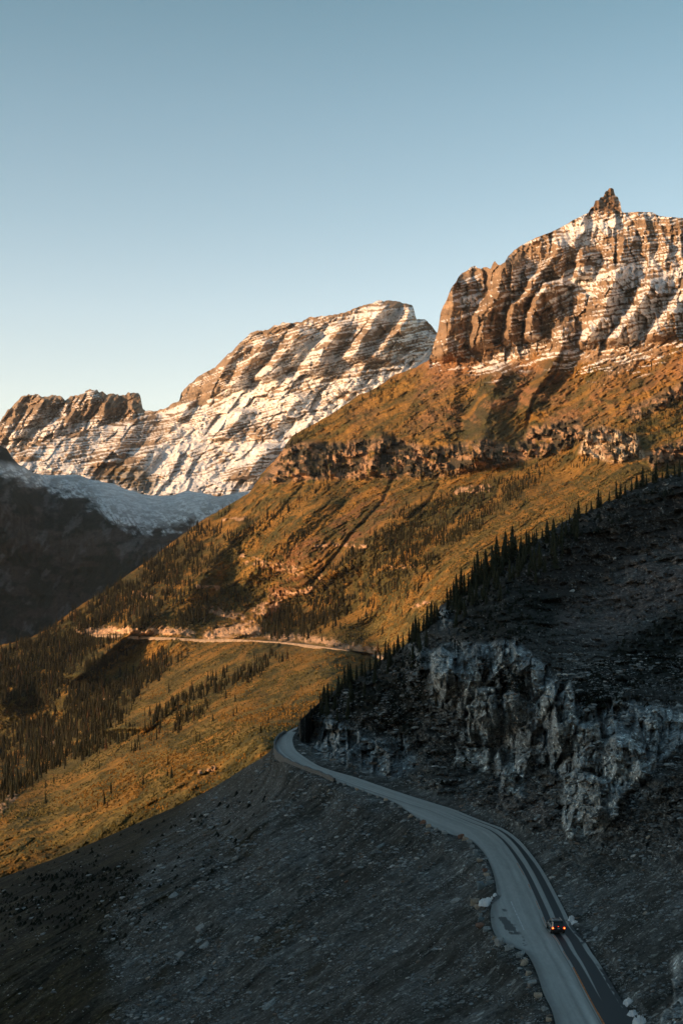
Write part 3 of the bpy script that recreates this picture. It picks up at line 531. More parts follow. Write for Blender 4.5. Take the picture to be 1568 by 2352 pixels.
def relief_b(U, V, P):
    Z = P[..., 2]; Wv = (fbm2(U / 50, V / 50, 3, 8) - .5) * 26
    Rl = ribs(U, V, BR, 6)
    Rl = Rl + (crag(U + V * .8 + Wv, V, 16, 60, 33, 5) - .5) * 40 * ss(0, 140, 1000 - V) + (crag(U + V * .9 + Wv, V, 40, 120, 35, 4) - .5) * 48 + facets(U + V * .7 + Wv * .6, V, 34, 50, 53) * 52 + facets(U + V * .5, V + Wv * .3, 12, 14, 5) * 20 + (blocky(U + V * .6, V, 26, 22, 36, 5, 8) - .5) * 45
    Rl = Rl
    return Rl * ss(-4, 10, V - btop(U))
BL = Layer(-100, 1100, 1.9, lambda u: np.where(u < 330, 955 + (330 - u) * .25, btop(u)), lambda u: np.interp(u, [-100, 344, 560, 700, 1000, 1100], [1150, 1210, 1215, 1100, 930, 930]), 1.7, bc, relief_b, jag=lambda u: (fbm2(u / 9, u * 0, 4, 24) - .5) * 7, strat=(13.5, .14, 91))
def color_b(L, seed, rockzones, per, dip, botv=None, cov=.58):
    U, V, P, N = L.U, L.V, L.P, L.N
    fr, q = L.fr, L.q
    C = np.zeros(U.shape + (3,), np.float32); C[:] = np.array([.25, .185, .13]) * (.6 + .8 * vnoise2(q * 0 + 5.5, np.floor(q) * 1.7, 6))[..., None] * (.75 + .5 * fbm2(U / 6, V / 10, 4, seed + 2))[..., None]
    cover = cov + (fbm2(U / 60, V / 16, 5, seed + 5, .62) - .5) * 1.45 + (vnoise2(np.floor(q) * 1.7, U / 60., seed + 9) - .5) * .7 + (fbm2((U + V) / 26, (V - U * .3) / 12, 4, seed + 6) - .5) * .9
    for p, a, f in rockzones: cover = cover + a * pmask(U, V, p, f)
    cover = cover - .5 * ss(.44, .2, L.Nm[..., 2]) * ss(.25, -.1, L.Nm[..., 0]) - .35 * ss(14, 2, V - L.V[0][None])
    C = mixc(C, SN, ss(1 - cover - .1, 1 - cover + .1, fr * .9 + .05))
    return C
RZB = [([(420, 960), (640, 880), (860, 860), (1010, 790), (1010, 830), (800, 960), (620, 1100), (280, 1140), (300, 1080)], .24, 30), ([(405, 925), (440, 870), (520, 815), (590, 755), (700, 735), (650, 800), (560, 860), (500, 910)], -.40, 20), ([(870, 690), (950, 695), (1000, 760), (960, 800), (880, 790)], -.15, 20), ([(250, 1000), (330, 950), (420, 930), (440, 980), (330, 1060), (180, 1085)], -.22, 25),
 ([(400, 1030), (450, 995), (470, 1000), (420, 1045), (330, 1090), (280, 1090)], .6, 10), ([(470, 990), (500, 960), (540, 960), (500, 990)], .7, 8), ([(530, 1060), (590, 1020), (620, 1020), (560, 1070), (440, 1120), (400, 1125)], .5, 12), ([(560, 860), (700, 790), (740, 830), (600, 900)], .22, 20), ([(700, 980), (860, 880), (990, 800), (1000, 830), (800, 940), (700, 990)], .35, 12), ([(530, 980), (640, 965), (640, 1000), (480, 1010)], -.5, 8), ([(600, 1040), (640, 1030), (600, 1090), (540, 1100), (480, 1080)], -.5, 15), ([(180, 1085), (280, 1060), (330, 1075), (340, 1130), (240, 1105)], -.3, 12)]
mat_far = terrain_mat('snowy_rock', .035, .11, .22, .6, 6.)
CB = color_b(BL, 91, RZB, 13.5, .14)
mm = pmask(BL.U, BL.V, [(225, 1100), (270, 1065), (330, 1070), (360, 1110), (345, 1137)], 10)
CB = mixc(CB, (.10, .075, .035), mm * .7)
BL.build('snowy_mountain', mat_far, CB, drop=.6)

# ------------------------------------------------------------------ far jagged peaks
ATOP = [(-260, 1000), (-100, 1010), (-30, 985), (0, 969), (16, 943), (40, 919), (56, 907), (86, 904), (100, 911), (120, 908), (132, 911), (142, 909), (150, 920), (164, 909), (188, 905), (206, 892), (224, 897), (244, 905), (256, 903), (268, 906), (280, 909), (290, 904), (304, 899), (318, 901), (322, 906), (328, 941), (340, 945), (372, 945), (420, 960), (500, 980)]
atop = interp(ATOP)
ac_ = [(-100, 1010, 6900), (0, 969, 6700), (206, 892, 6500), (320, 905, 6300), (400, 950, 6200), (0, 1090, 6000), (200, 1090, 5700), (400, 1090, 5500), (150, 1000, 6200), (-200, 1090, 6200), (500, 1000, 6000)]
AR = [([(110, 905), (75, 960), (30, 1010)], 40, 44, 190), ([(45, 925), (25, 970), (5, 1010)], 30, 30, 120), ([(225, 900), (180, 950), (120, 990), (80, 1020)], 50, 40, 170), ([(250, 905), (236, 950), (190, 1000), (140, 1050)], 20, 40, 170), ([(318, 900), (308, 950), (264, 1005), (220, 1060)], 30, 52, 210), ([(160, 960), (110, 1020), (60, 1060)], 30, 40, 120), ([(372, 945), (330, 1000), (290, 1060)], 30, 40, 120), ([(290, 905), (284, 940)], 12, 14, 60)]
AL = Layer(-260, 500, 1.9, atop, lambda u: u * 0 + 1110, 1.7, ac_, lambda U, V, P: (ribs(U, V, AR, 7) + (crag(U + V * .7, V, 15, 40, 37, 5) - .5) * 130 + (crag(U + V * .8, V, 34, 80, 39, 4) - .5) * 60 + facets(U + V * .6, V, 20, 40, 55) * 120 + facets(U + V * .4, V, 8, 14, 7) * 50 + (blocky(U + V * .5, V, 18, 26, 38, 5, 8) - .5) * 120) * ss(-4, 8, V - atop(U)), jag=lambda u: (fbm2(u / 6, u * 0, 4, 26) - .5) * 9, strat=(17., .12, 101))
RZA = [([(-260, 900), (60, 900), (150, 905), (150, 925), (60, 960), (0, 1010), (-260, 1010)], -.35, 15), ([(230, 900), (325, 895), (325, 945), (240, 960)], -.7, 8), ([(0, 1010), (60, 985), (100, 990), (60, 1040), (20, 1050)], .4, 12), ([(80, 1090), (190, 1030), (215, 1040), (140, 1090)], .7, 8), ([(60, 1070), (110, 1010), (230, 970), (200, 1010), (110, 1080)], -.3, 15)]
AL.build('far_peaks', mat_far, color_b(AL, 101, RZA, 15., .12, cov=.5), drop=.7)

# ------------------------------------------------------------------ shaded hanging valley and its headwall
CTOP = [(-260, 960), (-60, 1000), (0, 1023), (16, 1031), (28, 1051), (44, 1067), (80, 1087), (108, 1091), (180, 1091), (220, 1105), (260, 1111), (288, 1123), (320, 1133), (344, 1138), (400, 1138), (430, 1126), (460, 1132), (500, 1140), (560, 1130), (620, 1115), (700, 1120)]
ctop = interp(CTOP)
cc = [(100, 1091, 3900), (344, 1138, 3820), (560, 1130, 3700), (0, 1030, 3800), (-200, 960, 3700), (0, 1120, 3420), (250, 1190, 3380), (400, 1215, 3280), (0, 1300, 3300), (200, 1350, 3150), (0, 1500, 2950), (300, 1330, 3000), (500, 1210, 3000), (-200, 1300, 3200), (-200, 1550, 2850), (600, 1180, 3050)]
CEDGE = interp([(-260, 1100), (0, 1092), (60, 1108), (100, 1128), (180, 1138), (215, 1165), (248, 1190), (280, 1212), (360, 1222), (420, 1207), (600, 1180)])
def relief_c(U, V, P):
    cl = ss(0, 20, V - CEDGE(U)) * ss(420, 180, U)
    return (cl * (crag(U + (fbm2(U / 50, V / 50, 3, 6) - .5) * 30, V, 30, 60, 45, 5) - .5) * 55 + (crag(U + V * .4, V, 30, 22, 47, 5) - .5) * 50 * (1 - cl)) * ss(-2, 14, V - ctop(U))
CL = Layer(-260, 700, 2.4, ctop, lambda u: np.interp(u, [-260, 0, 300, 700], [1640, 1600, 1450, 1230]), 2.0, cc, relief_c, jag=lambda u: (fbm2(u / 14, u * 0, 4, 28) - .5) * 4)
def color_c(L):
    U, V, P, N = L.U, L.V, L.P, L.N
    C = np.zeros(U.shape + (3,), np.float32); C[:] = (.058, .052, .045)
    C = mixc(C, (.10, .09, .08), ss(.5, .68, crag(U, V, 8, 60, 48, 4)) * ss(500, 200, U) * ss(1330, 1180, V) * .7)
    C = mixc(C, (.022, .03, .024), ss(.42, .6, fbm2(U / 50, V / 30, 5, 53, .6)) * .85); C = mixc(C, (.13, .13, .13), ss(.60, .70, fbm2((U + V * .5) / 20, V / 30, 5, 56, .6)) * .6)
    e = V - CEDGE(U) + (fbm2(U / 20, V / 12, 5, 55) - .5) * 50
    dk = ss(.50, .60, fbm2((U - V * .4) / 16, V / 7, 5, 57)); dk = np.maximum(dk, ss(.56, .62, fbm2(U / 5, V / 3, 4, 60, .7))); dk = np.maximum(dk, ss(.60, .68, fbm2((U - V * .7) / 5, (V) / 40, 4, 58)))
    s = ss(8, -10, e) * (1 - .75 * dk * ss(-130, -20, V - CEDGE(U) - 40))
    s = s * ss(0, 20, V - np.interp(U, [-260, 0, 50, 60, 110, 700], [1080, 1072, 1080, 1070, 1070, 1070]) + 20)
    return mixc(C, (.74, .77, .78), s)
CL.build('hanging_valley', mat_far, color_c(CL), drop=.3)

# valley floor that everything stands on, and the two mountains outside the picture whose shadow fills the valley
floor_m = plain('valley_floor_turf', (.05, .045, .025), .95, .4, .002)
g = np.linspace(-1, 1, 81); GX, GY = np.meshgrid(g * 10500, g * 11000 + 4000)
GZ = -600 + (fbm2(GX / 1500, GY / 1500, 4, 9) - .5) * 200
o = mesh_np('ground', np.stack([GX, GY, GZ], -1).reshape(-1, 3), gridfaces(81, 81), floor_m); tag(o, kind='structure')
QH = np.array([-SH[1], SH[0]]); QH = QH if QH[1] > 0 else -QH
def pq(p):
    return float(np.dot(p[:2], SH)), float(np.dot(p[:2], QH)), float(p[2])
def shade_ridge(name, pc, crest, width, seed):
    q = np.arange(crest[0][0], crest[-1][0] + 1, 12.); h = np.interp(q, [c[0] for c in crest], [c[1] for c in crest])
    n = 46; t = np.linspace(-1, 1, n)[:, None]; 
    pcv = pc + (fbm2(q / 200., q * 0, 3, seed) - .5) * 0
    Pp = pcv[None] + t * width; Q = np.broadcast_to(q, Pp.shape)
    top = h[None]; Z = top - (top + 620) * np.abs(t) ** .8 + (crag(Q, Pp, 160, 160, seed, 5) - .5) * 160 * np.minimum(1, np.abs(t) * 6)
    P = np.stack([Pp * SH[0] + Q * QH[0], Pp * SH[1] + Q * QH[1], Z], -1)
    C = np.zeros(P.shape, np.float32); C[:] = (.09, .07, .05); C = mixc(C, SN, ss(.5, .6, fbm2(Q / 60, Z / 40, 4, seed)) * ss(300, 500, Z))
    o = mesh_np(name, P.reshape(-1, 3), gridfaces(*P.shape[:2]), mat_far, C.reshape(-1, 3)); tag(o, kind='structure')
PB = 750.
def Hof(u, v, extra=0.):
    p, q, z = pq(DL.surf(u, v)); return q, z + extra + (PB - p) * TAN
pts = [Hof(u, v) for u, v in [(606, 1722), (560, 1752), (400, 1833), (240, 1893), (120, 1940), (0, 1985)]]
pts = sorted(pts); 
crest = [(-900, 300), (-300, 430), (300, 420), (520, 390)] + [p for p in pts if p[0] > 530] 
crest += [(crest[-1][0] + 120, crest[-1][1] - 160), (crest[-1][0] + 500, -500)]
shade_ridge('shadow_ridge', PB, crest, 330, 5)
PB2 = 250.
def Hc(L, u, v):
    p, q, z = pq(L.surf(u, v)); return q, z + (PB2 - p) * TAN
hm = max(Hc(CL, u, v)[1] for u, v in [(10, 1040), (100, 1095), (220, 1110), (340, 1142), (500, 1145)]) + 60
shade_ridge('valley_ridge', PB2, [(2500, -200), (2640, 100), (2760, 420), (2900, hm), (3880, hm), (4000, hm - 200), (4300, -300)], 420, 15)

# ------------------------------------------------------------------ road
def catm(P, sub):
    P = np.asarray(P, float); out = []
    for i in range(len(P) - 1):
        p0 = P[max(i - 1, 0)]; p1 = P[i]; p2 = P[i + 1]; p3 = P[min(i + 2, len(P) - 1)]
        for t in np.linspace(0, 1, sub, endpoint=False):
            out.append(.5 * ((2 * p1) + (-p0 + p2) * t + (2 * p0 - 5 * p1 + 4 * p2 - p3) * t * t + (-p0 + 3 * p1 - 3 * p2 + p3) * t ** 3))
    out.append(P[-1]); return np.array(out)
LS = catm(Lw, 14); RS = catm(Rw, 14)
nl = 150; t = np.linspace(0, 1, nl)[None, :, None]
G = RS[:, None] * (1 - t) + LS[:, None] * t
rp = [tuple(p) for p in RS[::7]]; off = lined(G[..., 0], G[..., 1], rp)      # metres in from the uphill edge
GX, GY = G[..., 0], G[..., 1]
PU, PV = topix(np.stack([GX, GY, GX * 0], -1))
wob = (fbm2(GX / 2.5, GY / 9, 3, 17) - .5) * .35; wobf = (fbm2(GX / .8, GY / 1.5, 3, 18) - .5) * .25
grow = np.interp(GY, [150, 165, 185, 200, 240, 270, 300], [1.15, .85, .66, .60, .55, .30, 0])
d2 = np.interp(GY, [150, 170, 200, 300], [1.5, 1.35, 1.2, 1.1]); d1 = np.interp(GY, [150, 200, 300], [2.95, 2.95, 2.9])
wet = np.maximum(ss(.06, -.06, np.abs(off - d2) - grow * 1.0 + wobf * .1), ss(.06, -.06, np.abs(off - d1) - grow * .72)) * (grow > .02)
wet = np.maximum(wet, ss(.04, -.04, off - .45 - wobf * 3) * ss(215, 190, GY) * ss(.45, .55, fbm2(GX / 3, GY / 6, 3, 19) + ss(185, 160, GY) * .2))
patch = pmask(PU + wob * 30, PV + wobf * 50, [(1140, 2110), (1150, 2106), (1172, 2116), (1187, 2138), (1180, 2142), (1160, 2134)], 1)
patch = np.maximum(patch, pmask(PU, PV + wobf * 30, [(1126, 2052), (1150, 2056), (1146, 2068), (1128, 2076), (1118, 2062)], 2))
patch = np.maximum(patch, ss(.64, .68, fbm2(GX / 1.4, GY / 2.2, 4, 33)) * pmask(PU, PV, [(1125, 2080), (1150, 2070), (1210, 2170), (1190, 2185), (1130, 2140)], 6))
lane = fbm2(off * 1.7, GY / 55., 4, 25)
base = np.array([.40, .42, .40]) * (.72 + .55 * lane)[..., None] * (.80 + .26 * fbm2(GX * 3, GY * .9, 3, 27, .7) + .14 * fbm2(GX * .5, GY * .2, 3, 28))[..., None]
edge = np.minimum(off, np.linalg.norm(G - LS[:, None], axis=-1))
base = base * (1 - .45 * ss(1.5, .1, np.linalg.norm(G - LS[:, None], axis=-1) + wob))[..., None]
base *= (1 - .25 * np.exp(-((off - 5.4 + wob) / .35) ** 2) - .2 * np.exp(-((off - 4.1 + wob) / .3) ** 2))[..., None]
base *= (1 + .3 * np.exp(-((off - 4.7 + wob) / .4) ** 2) * fbm2(off, GY / 14, 3, 29))[..., None]
cr = np.exp(-((off - 3.85 - wob * .5) / .09) ** 2) * ss(215, 190, GY)
base = mixc(base.astype(np.float32), (.06, .055, .05), cr * .6)
RC = mixc(base, (.026, .034, .038), np.clip(wet * (1 - .5 * (wob > .3)), 0, 1)); RC = mixc(RC, (.05, .06, .064), patch * .9)
rm, t_, b_ = newmat('worn_tarmac', .62)
at = t_.nodes.new('ShaderNodeAttribute'); at.attribute_name = 'Col'; t_.links.new(at.outputs['Color'], b_.inputs['Base Color'])
sp = t_.nodes.new('ShaderNodeSeparateColor'); t_.links.new(at.outputs['Color'], sp.inputs[0])
mr_ = t_.nodes.new('ShaderNodeMapRange'); mr_.inputs[1].default_value = .03; mr_.inputs[2].default_value = .12; mr_.inputs[3].default_value = .6; mr_.inputs[4].default_value = .75
t_.links.new(sp.outputs[0], mr_.inputs[0]); t_.links.new(mr_.outputs[0], b_.inputs['Roughness'])
RZ = np.zeros(GX.shape)
o = mesh_np('road', np.stack([GX, GY, RZ], -1).reshape(-1, 3), gridfaces(*GX.shape), rm, RC.reshape(-1, 3)); tag(o, kind='structure')
def strip(name, P, width, z, mat):
    P = np.asarray(P, float); d = np.gradient(P, axis=0); d /= np.linalg.norm(d, axis=1, keepdims=True); n = np.stack([-d[:, 1], d[:, 0]], -1)
    wv = width * np.asarray(1.0) * (.8 + .4 * rng.random(len(P)))[:, None]
    V = np.stack([np.c_[P - n * wv / 2, np.full(len(P), z)], np.c_[P + n * wv / 2, np.full(len(P), z)]], 1)
    return tag(mesh_np(name, V.reshape(-1, 3), gridfaces(len(P), 2)[:, ::-1], mat), kind='structure')
dR = np.gradient(RS, axis=0); dR /= np.linalg.norm(dR, axis=1, keepdims=True); nR = np.stack([-dR[:, 1], dR[:, 0]], -1)
nR *= np.sign(((LS - RS) * nR).sum(1))[:, None]
yel = RS + nR * 3.55; sel = (RS[:, 1] < 262); yl = yel[sel]
ym = plain('worn_orange_paint', (.52, .20, .065), .8, .35, 1.5); wm = plain('white_paint', (.55, .58, .58), .8, .4, 2.)
yp = catm(yl[::10], 10); ns = yp[:, 1] < 176
strip('centre_line', yp[ns], .2, .004, ym)
for a, b in [(184, 179), (192, 187), (203, 196), (214, 207), (226, 221), (243, 232)]:
    q = yp[(yp[:, 1] < a) & (yp[:, 1] > b)]
    if len(q) > 1: strip('centre_line', q, .09, .004, ym)
wl = np.array([flat(*p) for p in [(1173, 2071), (1183, 2094), (1194, 2117), (1203, 2137)]]); strip('edge_line', catm(wl, 6), .17, .004, wm)

# far road: a bench cut along the mountainside with a pale retaining wall below
fp = np.array([np.interp(np.arange(205, 931, 5.), [a for a, b in FARROAD], [b for a, b in FARROAD])]).ravel()
FW = np.array([DL.surf(u, v) for u, v in zip(np.arange(205, 931, 5.), fp)])
k = np.ones(9) / 9.
FW = np.stack([np.convolve(np.pad(FW[:, i], 4, 'edge'), k, 'valid') for i in range(3)], 1)
d = np.gradient(FW, axis=0)[:, :2]; d /= np.linalg.norm(d, axis=1, keepdims=True); nn = np.stack([d[:, 1], -d[:, 0]], -1)
nn *= np.sign((nn * np.array([-.84, -.54])).sum(1))[:, None]
inn = np.c_[FW[:, :2] - nn * 7, FW[:, 2] + 1.]; out = np.c_[FW[:, :2] + nn * 3.5, FW[:, 2] + 1.]; wt = out.copy(); wt[:, 2] += .5; wo = wt.copy(); wo[:, :2] += nn * .6; wb = wo.copy(); wb[:, 2] -= 3 + 2.5 * rng.random(len(wb)); wb[:, :2] += nn * 2
frm = plain('far_road_tarmac', (.22, .17, .13), .9, .2, .05)
o = mesh_np('far_road', np.stack([inn, out], 1).reshape(-1, 3), gridfaces(len(FW), 2), frm); tag(o, kind='structure')
wallm = plain('pale_masonry', (.34, .25, .17), .9, .35, .2)
o = mesh_np('retaining_wall', np.stack([out - [0, 0, .3], wt, wo, wb], 1).reshape(-1, 3), gridfaces(len(FW), 4), wallm)
tag(o, 'long pale stone retaining wall under the far road across the sunlit mountainside', 'wall')

# ------------------------------------------------------------------ scattered stuff
def lay_at(L, u, v):
    c = np.clip(np.round((u - L.u[0]) / (L.u[1] - L.u[0])).astype(int), 0, len(L.u) - 1)
    r = np.clip(np.round((np.maximum(v, L.vt[c]) - L.v0) / L.dv).astype(int), 0, L.n - 1)
    return L.P[r, c], L.N[r, c], r, c
def blob(n, seed, flat_=1.):
    r = np.random.default_rng(seed); vs = []; fs = []
    # icosahedron
    g_ = (1 + 5 ** .5) / 2
    v = np.array([(-1, g_, 0), (1, g_, 0), (-1, -g_, 0), (1, -g_, 0), (0, -1, g_), (0, 1, g_), (0, -1, -g_), (0, 1, -g_), (g_, 0, -1), (g_, 0, 1), (-g_, 0, -1), (-g_, 0, 1)], float) / 1.9
    f = np.array([(0, 11, 5), (0, 5, 1), (0, 1, 7), (0, 7, 10), (0, 10, 11), (1, 5, 9), (5, 11, 4), (11, 10, 2), (10, 7, 6), (7, 1, 8), (3, 9, 4), (3, 4, 2), (3, 2, 6), (3, 6, 8), (3, 8, 9), (4, 9, 5), (2, 4, 11), (6, 2, 10), (8, 6, 7), (9, 8, 1)])
    v = v * (.7 + .6 * r.random((12, 1))) ; v[:, 2] *= flat_
    return v, f
def octa(seed):
    r = np.random.default_rng(seed); v = np.array([(1, 0, 0), (0, 1, 0), (-1, 0, 0), (0, -1, 0), (0, 0, 1), (0, 0, -.6)], float) * (.7 + .6 * r.random((6, 1)))
    return v, np.array([(0, 1, 4), (1, 2, 4), (2, 3, 4), (3, 0, 4), (1, 0, 5), (2, 1, 5), (3, 2, 5), (0, 3, 5)])
def scatter(name, P, sc, variants, mat, cols, smooth=False, yaw=None, lift=0., stretch=None, ang=None):
    V = []; Fc = []; C = []; o0 = 0; n = len(P); which = rng.integers(0, len(variants), n)
    for k, (v, f) in enumerate(variants):
        idx = np.where(which == k)[0]
        if not len(idx): continue
        a = rng.random(len(idx)) * 6.283 if ang is None else ang[idx]; c, s_ = np.cos(a), np.sin(a)
        vv = v[None] * sc[idx][:, None, :]
        x = vv[..., 0] * c[:, None] - vv[..., 1] * s_[:, None]; y = vv[..., 0] * s_[:, None] + vv[..., 1] * c[:, None]
        q = np.stack([x, y, vv[..., 2]], -1) + P[idx][:, None]
        V.append(q.reshape(-1, 3)); Fc.append((f[None] + (np.arange(len(idx)) * len(v))[:, None, None] + o0).reshape(-1, 3)); C.append(np.repeat(cols[idx], len(v), 0)); o0 += len(idx) * len(v)
    return mesh_np(name, np.concatenate(V), np.concatenate(Fc), mat, np.concatenate(C), smooth=smooth)
def colmat(name, rough=.9, trans=False):
    m, t, b = newmat(name, rough); a = t.nodes.new('ShaderNodeAttribute'); a.attribute_name = 'Col'
    tc = t.nodes.new('ShaderNodeTexCoord'); n = t.nodes.new('ShaderNodeTexNoise'); n.inputs['Scale'].default_value = 2.5; n.inputs['Detail'].default_value = 4; t.links.new(tc.outputs['Object'], n.inputs['Vector'])
    r = t.nodes.new('ShaderNodeMapRange'); r.inputs[1].default_value = .3; r.inputs[2].default_value = .7; r.inputs[3].default_value = .7; r.inputs[4].default_value = 1.3; t.links.new(n.outputs[0], r.inputs[0])
    mx = t.nodes.new('ShaderNodeMix'); mx.data_type = 'RGBA'; mx.blend_type = 'MULTIPLY'; mx.inputs[0].default_value = 1; t.links.new(a.outputs['Color'], mx.inputs[6]); t.links.new(r.outputs[0], mx.inputs[7]); t.links.new(mx.outputs[2], b.inputs['Base Color'])
    b.inputs['Specular IOR Level'].default_value = .1
    return m
scm = colmat('loose_stone'); shm = colmat('shrub_leaves')
BV = [blob(12, i, .7) for i in range(6)]
# loose stones over the near scree
n = 90000; u = rng.uniform(-60, 1640, n); v = rng.uniform(1500, 2400, n)
cl = fbm2(u / 60, v / 25, 4, 35)
okm = (v > ntop(u) + 12) & (polysd(u, v, roadpix) < -5) & (rng.random(n) < np.clip(ss(.38, .62, cl) * 1.2 + .1, 0, 1)) & (rng.random(n) > pmask(u, v, [(-400, 1800), (520, 1780), (430, 1880), (330, 1980), (270, 2080), (250, 2200), (300, 2500), (-400, 2500)], 60) * .9)
u, v = u[okm], v[okm]; P, N_, r_, c_ = lay_at(NL, u, v); n = len(u)
sz = P[:, 1] / F * (.9 + 1.1 * rng.random(n) + 6. * rng.random(n) ** 14); tint = rng.random((n, 1))
cols = (np.array([.23, .25, .25]) * (.5 + 1.0 * rng.random((n, 1)) ** 1.5)); wh = rng.random(n) < .05; cols[wh] = (.5, .5, .48); br = rng.random(n) < .07; cols[br] = (.19, .15, .12)
sc = np.stack([sz * 1.5, sz * .9, sz * .7], 1)
o = scatter('loose_stones', P, sc, BV, scm, cols, ang=rng.normal(.05, .5, n)); tag(o, 'small grey and tan stones strewn over the shaded scree', 'stones', kind='stuff')
# shrubs over the sunlit slope
n = 150000; u = rng.uniform(-100, 1600, n); v = rng.uniform(1080, 2010, n)
P, N_, r_, c_ = lay_at(DL, u, v); D_, A_ = dn_ac(P)
dens = ss(.36, .6, fbm(D_ / 120., A_ / 30., P[:, 2] / 200., 4)) * .9 + .1
road_d = lined(u, v, FARROAD)
okm = (v > dtop(u) + 6) & (v < ntop(u) + 30) & (P[:, 1] < 2500) & (rng.random(n) < dens) & (road_d > 8)
for p, wd in LEDGE: okm &= lined(u, v, p) > wd * .8
u, v, P = u[okm], v[okm], P[okm]; n = len(u)
sz = P[:, 1] / F * (1.5 + 1.9 * rng.random(n) ** 2) * np.interp(P[:, 1], [600, 1000, 2000], [1.35, 1., .8])
mixn = fbm2(u / 90, v / 50, 3, 37)
cols = np.where((mixn > .45)[:, None], [.105, .088, .030], [.19, .105, .024]) * (.4 + .9 * rng.random((n, 1)))
o = scatter('low_shrubs', P, np.stack([sz, sz, sz * 1.25], 1), [octa(i) for i in range(6)], shm, cols); tag(o, 'low ochre and olive shrubs covering the sunlit slope', 'shrubs', kind='stuff')

# ------------------------------------------------------------------ conifers
ORD = ['first', 'second', 'third', 'fourth', 'fifth', 'sixth', 'seventh', 'eighth', 'ninth', 'tenth', 'eleventh', 'twelfth', 'thirteenth', 'fourteenth', 'fifteenth', 'sixteenth', 'seventeenth', 'eighteenth', 'nineteenth', 'twentieth']
def ordn(i):
    if i < 20: return ORD[i]
    t = {2: 'twenty', 3: 'thirty', 4: 'forty', 5: 'fifty'}
    a, b = divmod(i + 1, 10); t.update({6: 'sixty', 7: 'seventy', 8: 'eighty', 9: 'ninety'})
    return (t[a] + ' ' + ORD[b - 1]) if b else {2: 'twentieth', 3: 'thirtieth', 4: 'fortieth', 5: 'fiftieth', 6: 'sixtieth', 7: 'seventieth', 8: 'eightieth', 9: 'ninetieth'}[a]
def conifer(levels, k, seed, rad=.17, lean=0):
    r = np.random.default_rng(seed); V = []; Fc = []
    for i in range(levels):
        t = i / levels; z = .06 + .92 * t; rr = rad * (1 - t) ** .8 * (.72 + .5 * r.random()) + .012; dz = .9 / levels
        a0 = r.random() * 6.28
        for j in range(k):
            a = a0 + 6.283 * j / k + r.normal() * .2; q = rr * (.6 + .6 * r.random()); dr = dz * (.9 + .7 * r.random())
            b = len(V); wdt = rr * .42
            ca, sa = math.cos(a), math.sin(a)
            V += [(0, 0, z + dz * .9), (ca * q * .6 - sa * wdt, sa * q * .6 + ca * wdt, z - dr * .25), (ca * q, sa * q, z - dr * .75), (ca * q * .6 + sa * wdt, sa * q * .6 - ca * wdt, z - dr * .25)]
            Fc += [(b, b + 1, b + 2), (b, b + 2, b + 3)]
    b = len(V); V += [(0, 0, 1.0), (.012, 0, .9), (-.006, .01, .9), (-.006, -.01, .9)]; Fc += [(b, b + 1, b + 2), (b, b + 2, b + 3), (b, b + 3, b + 1)]
    return np.array(V), np.array(Fc)
def trunk(seed):
    V = []; Fc = []; n = 6
    for z, rr in [(-.04, .022), (.05, .016), (.5, .010), (.97, .003)]:
        for j in range(n): V.append((rr * math.cos(6.283 * j / n), rr * math.sin(6.283 * j / n), z))
    for a in range(3):
        for j in range(n): Fc.append((a * n + j, a * n + (j + 1) % n, (a + 1) * n + (j + 1) % n, (a + 1) * n + j))
    return np.array(V), np.array(Fc)
FARV = [conifer(6, 5, 100 + i, .105 + .02 * i) for i in range(6)]
firm = plain('fir_needles', (.026, .030, .014), .9, .4, 8.); barkm = plain('fir_bark', (.07, .055, .04), .95, .3, 10.)
firs = colmat('distant_fir_needles')
def stand_density(u, v):
    d = np.zeros(u.shape)
    un = u + (fbm2(u / 25, v / 25, 3, 63) - .5) * 30; vn = v + (fbm2(u / 25, v / 25, 3, 64) - .5) * 24
    for p, a, f in STANDS: d = np.maximum(d, a * pmask(un, vn, p, f))
    return d * ss(.36, .46, fbm2(u / 26, v / 15, 3, 65))
n = 110000; u = rng.uniform(-120, 1620, n); v = rng.uniform(780, 1860, n)
den = stand_density(u, v); stray = fbm2(u / 30, v / 12, 4, 67) > .63
okm = (rng.random(n) < np.maximum(den * 1.2, stray * .03 * (v > 1090))) & (v > dtop(u) + 2) & (v < ntop(u) + 6) & ((lined(u, v, FARROAD) > 6) | (v < np.interp(u, [a for a, b in FARROAD], [b for a, b in FARROAD]) - 5))
okm &= ~((v > 1395) & (v < 1500) & (u > 90) & (u < 880) & (lined(u, v, FARROAD) < 8))
u, v = u[okm], v[okm]; P, N_, r_, c_ = lay_at(DL, u, v); n = len(u)
hpx = np.interp(v, [800, 1000, 1200, 1400, 1600, 1800], [9, 11, 15, 20, 25, 27]) * (.4 + .8 * rng.random(n) ** 1.3); hpx = np.where(u > 1200, hpx * 1.1, hpx)
H = hpx * P[:, 1] / F
order = np.argsort(-hpx * (1 + .3 * (v > 1560)))
NI = 120
small = order[NI:]
cols = np.array([.026, .024, .011]) * (.6 + .8 * rng.random((len(small), 1))); rb = rng.random(len(small)) < .04; cols[rb] = (.08, .045, .02)
o = scatter('fir_forest', P[small], np.stack([H[small] * 1.1] * 2 + [H[small]], 1), FARV, firs, cols); tag(o, 'thousands of small firs in stands across the sunlit mountainside', 'forest', kind='stuff')
crowns = []; 
for i in range(5):
    cv, cf = conifer(15, 8, 200 + i, .17 + .02 * (i % 3)); tv, tf = trunk(i)
    e = bpy.data.objects.new('fir_tree', None); e.empty_display_size = .5
    c = mesh_np('crown', cv, cf, firm, smooth=False, link=False); tk = mesh_np('trunk', tv, tf, barkm, link=False)
    crowns.append((c, tk))
